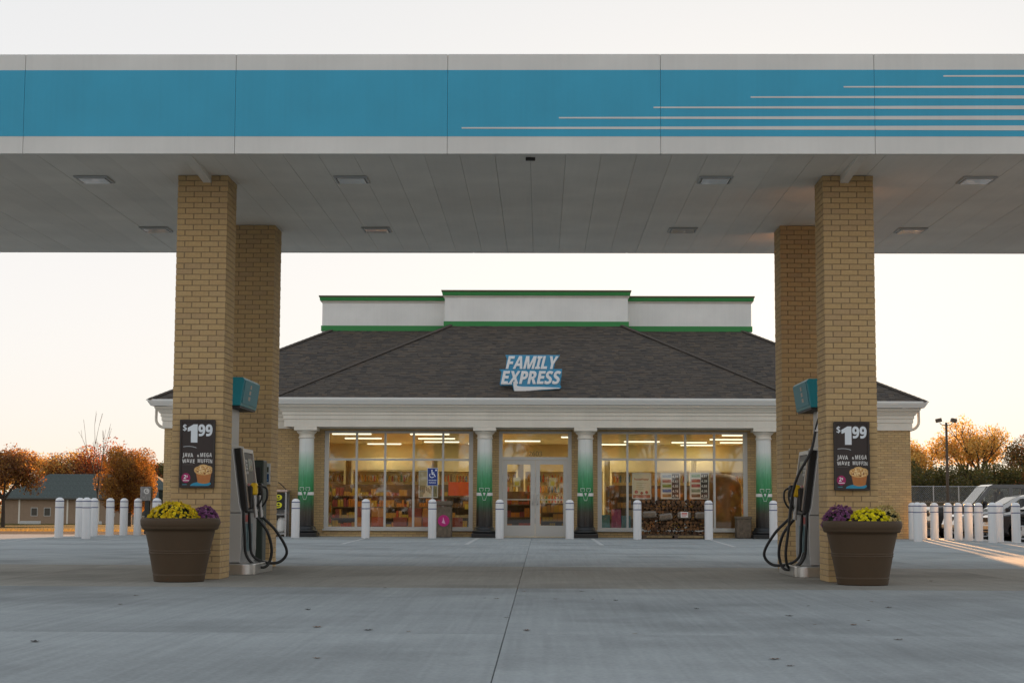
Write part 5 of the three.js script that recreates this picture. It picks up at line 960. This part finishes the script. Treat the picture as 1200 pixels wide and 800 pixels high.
function car(name, label, pos, o) {
  const c = thing(name, label, 'car', pos, 'cars parked beside the store'), hw = o.width / 2, paint = phys(C(...o.color), 0.3, { clearcoat: 1, clearcoatRoughness: 0.05, metalness: o.metal || 0.2 });
  const low = new THREE.Shape(); o.lower.forEach((p, i) => i ? low.lineTo(...p) : low.moveTo(...p));
  const [w1, w2] = o.wheels, R = o.r + 0.07;                       // the sill runs back with two arches
  low.lineTo(w2 + R, 0.3); low.absarc(w2, o.r, R, -0.2, Math.PI + 0.2, false); low.lineTo(w1 + R, 0.3); low.absarc(w1, o.r, R, -0.2, Math.PI + 0.2, false); low.lineTo(o.lower[0][0], 0.34); low.closePath();
  mesh('body', extr(low, o.width, 0.05, { bevelSegments: 3 }).translate(0, 0, -hw), paint, c);
  const cz = (y) => (hw - 0.08) * (1 - Math.max(0, y - o.belt) * o.tumble);
  for (const s of [-1, 1]) {          // pillars and roof rail of one flank, openings cut out
    const sh = polyShape(o.cabin); for (const q of o.side) sh.holes.push(new THREE.Path(q.map(p => new THREE.Vector2(...p))));
    const g = new THREE.ExtrudeGeometry(sh, { depth: 0.05, bevelEnabled: false }), pp = g.attributes.position;
    for (let i = 0; i < pp.count; i++) pp.setZ(i, s * (cz(pp.getY(i)) - pp.getZ(i))); g.computeVertexNormals();
    mesh('cabin_side', g, paint, c);
  }
  { const q = []; for (let i = 1; i < o.cabin.length - 2; i++) { const a = o.cabin[i], b = o.cabin[i + 1]; q.push([[a[0], a[1], cz(a[1])], [b[0], b[1], cz(b[1])], [b[0], b[1], -cz(b[1])], [a[0], a[1], -cz(a[1])]]); } mesh('roof', quads(q), paint, c);
    const a = o.cabin[o.cabin.length - 2], b = o.cabin[o.cabin.length - 1]; mesh('rear_window', quads([[[a[0], a[1], cz(a[1])], [b[0], b[1], cz(b[1])], [b[0], b[1], -cz(b[1])], [a[0], a[1], -cz(a[1])]]]), carGlass, c); }
  for (const sx of [2.35, 3.35]) for (const s of [-1, 1]) mesh('seat', merge([rbox(0.14, 0.62, 0.46, 0.05, sx + 0.1, o.belt + 0.02, s * 0.38), rbox(0.1, 0.16, 0.26, 0.04, sx + 0.12, o.belt + 0.38, s * 0.38)]), plasticM, c);
  for (const s of [-1, 1]) {
    const zf = y => s * (cz(y) - 0.02);
    for (const q of o.side) { const g = new THREE.BufferGeometry(), P = q.map(([x, y]) => [x, y, zf(y)]), a = []; for (let i = 1; i < P.length - 1; i++) a.push(...P[0], ...P[i], ...P[i + 1]); g.setAttribute('position', new THREE.Float32BufferAttribute(a, 3)); g.computeVertexNormals(); mesh('side_window', g, carGlass, c); }
    for (const wx of o.wheels) wheelOf(c, wx, o.r, s * (hw - 0.13), o.r, s);
    mesh('headlight', rbox(0.1, 0.14, 0.26, 0.04, o.lamp[0], o.lamp[1], s * (hw - 0.22)), lampM, c);
    mesh('mirror', rbox(0.12, 0.13, 0.2, 0.04, o.mirror[0], o.mirror[1], s * (hw + 0.06)), plasticM, c);
    mesh('door_handle', rbox(0.16, 0.03, 0.02, 0.008, o.handle[0], o.handle[1], s * (hw + 0.006)), plasticM, c);
    mesh('door_seam', b2(o.handle[0] + 0.16, o.handle[0] + 0.17, 0.42, o.belt - 0.06, s * (hw - 0.02), s * (hw + 0.002)), plasticM, c);
  }
  const [a, b] = o.wind, nx = -(b[1] - a[1]), ny = b[0] - a[0], L = Math.hypot(nx, ny), ww = hw - 0.2;
  mesh('windshield', quads([[[a[0] + nx / L * 0.012, a[1] + ny / L * 0.012, ww], [b[0] + nx / L * 0.012, b[1] + ny / L * 0.012, ww * 0.88], [b[0] + nx / L * 0.012, b[1] + ny / L * 0.012, -ww * 0.88], [a[0] + nx / L * 0.012, a[1] + ny / L * 0.012, -ww]]]), carGlass, c);
  mesh('bumper', rbox(0.2, 0.2, o.width - 0.04, 0.06, o.lower[0][0] + 0.02, 0.46, 0), o.bumper || paint, c);
  mesh('grille', rbox(0.05, 0.2, o.width * 0.5, 0.02, o.lower[0][0] + 0.0, o.lamp[1] - 0.02, 0), plasticM, c);
  mesh('underbody', b2(o.lower[0][0] + 0.3, o.lower[0][0] + 4.2, 0.22, 0.42, -hw + 0.3, hw - 0.3), plasticM, c);
  return c;
}
car('off_road_car', 'boxy dark grey off-road car with upright windscreen, furthest of the parked cars', [13.1, -0.16, -57.2], { color: [0.022, 0.023, 0.024], width: 1.8, r: 0.39, wheels: [0.85, 3.55], belt: 1.12, tumble: 0.1, lower: [[0.02, 0.42], [0, 0.6], [0.02, 0.98], [0.12, 1.06], [1.42, 1.14], [4.55, 1.14], [4.6, 1.05], [4.6, 0.42]], cabin: [[1.4, 1.1], [1.95, 1.76], [2.1, 1.82], [4.45, 1.82], [4.55, 1.7], [4.58, 1.1]], side: [[[1.62, 1.16], [2.02, 1.7], [2.62, 1.7], [2.62, 1.16]], [[2.74, 1.16], [2.74, 1.7], [3.45, 1.7], [3.45, 1.16]], [[3.58, 1.16], [3.58, 1.7], [4.4, 1.7], [4.42, 1.16]]], lamp: [0.02, 0.86], mirror: [1.75, 1.2], handle: [2.5, 1.0], wind: [[1.42, 1.16], [1.93, 1.74]], bumper: plasticM });
car('sedan_car', 'silver sedan parked between the off-roader and the black car', [12.95, -0.16, -53.4], { color: [0.42, 0.42, 0.41], metal: 0.6, width: 1.78, r: 0.33, wheels: [0.92, 3.62], belt: 0.92, tumble: 0.3, lower: [[0.05, 0.4], [0, 0.55], [0.06, 0.72], [0.3, 0.82], [1.35, 0.95], [3.9, 0.98], [4.55, 0.96], [4.65, 0.8], [4.62, 0.4]], cabin: [[1.2, 0.92], [1.95, 1.36], [2.3, 1.44], [2.9, 1.44], [3.4, 1.36], [4.15, 0.96]], side: [[[1.55, 0.98], [2.08, 1.33], [2.6, 1.36], [2.6, 0.98]], [[2.68, 0.98], [2.68, 1.36], [3.3, 1.3], [3.75, 0.99]]], lamp: [0.16, 0.68], mirror: [1.62, 0.98], handle: [2.45, 0.84], wind: [[1.3, 0.99], [1.98, 1.37]] });
car('sedan_car', 'black sedan with five-spoke wheels, nearest of the parked cars', [12.98, -0.16, -49.4], { color: [0.01, 0.01, 0.011], width: 1.78, r: 0.335, wheels: [0.92, 3.6], belt: 0.92, tumble: 0.3, lower: [[0.05, 0.4], [0, 0.55], [0.06, 0.72], [0.3, 0.82], [1.3, 0.95], [3.8, 0.98], [4.5, 0.98], [4.6, 0.8], [4.58, 0.4]], cabin: [[1.15, 0.92], [1.95, 1.36], [2.3, 1.43], [2.9, 1.43], [3.4, 1.36], [4.15, 0.96]], side: [[[1.55, 0.98], [2.08, 1.33], [2.6, 1.36], [2.6, 0.98]], [[2.68, 0.98], [2.68, 1.36], [3.3, 1.3], [3.75, 0.99]]], lamp: [0.16, 0.68], mirror: [1.62, 0.98], handle: [2.45, 0.84], wind: [[1.26, 0.99], [1.98, 1.37]] });

// ---------------------------------------------------------------- fallen leaves
{
  const r = rngOf(55), shapes = [0, 1, 2].map(() => { // curled lobed leaf
    const n = 14, pts = []; for (let i = 0; i < n; i++) { const a = i / n * 6.283, q = (i % 2 ? 0.6 : 1) * (0.8 + r() * 0.4); pts.push([Math.cos(a) * q, Math.sin(a) * q * 0.7]); }
    const pos = []; for (let i = 0; i < n; i++) { const p = pts[i], q = pts[(i + 1) % n], h = t => 0.12 * (t[0] * t[0] + t[1] * t[1] * 1.8) + 0.05; pos.push(0, 0.05, 0, q[0], h(q), q[1], p[0], h(p), p[1]); }
    const g = new THREE.BufferGeometry(); g.setAttribute('position', new THREE.Float32BufferAttribute(pos, 3)); g.computeVertexNormals(); return g; });
  const lm = [[0.055, 0.028, 0.015], [0.1, 0.045, 0.018], [0.03, 0.02, 0.014], [0.16, 0.07, 0.02]].map(c => mat(C(...c), 0.9, { side: THREE.DoubleSide }));
  [[-3.94, -16.3], [-3.74, -14.9], [-1.98, -14.3], [-1.63, -12.26], [-2.55, -20.8], [-1.68, -18.1], [-3.27, -10.85], [-1.3, -9.8], [-0.54, -16.2], [-0.42, -16.1], [-0.27, -13.4], [-0.17, -17.5], [0.14, -16.1], [0.5, -16.1], [0.71, -15.9], [0.66, -11.8], [0.43, -17.5], [-0.1, -12.05], [2.41, -15.2], [3.12, -15.9], [3.09, -15], [2.58, -13.3], [2.03, -13.8], [2.37, -12.8], [1.4, -9.5], [4.72, -20.4], [-1.23, -12], [-0.93, -11.9], [2.41, -11.4], [1.37, -9.9], [1.36, -14.7], [2.08, -12.8]].forEach(([x, z], i) => {
    const g = thing('fallen_leaf', 'small dry brown leaf lying on the concrete forecourt', 'leaf', [x, 0.001, z], 'fallen leaves on the forecourt', r() * 6.28);
    const m = mesh('blade', shapes[i % 3], lm[i % 4], g); const s = 0.022 + r() * 0.03; m.scale.set(s, s, s);
  });
}

renderer.render(scene, camera);
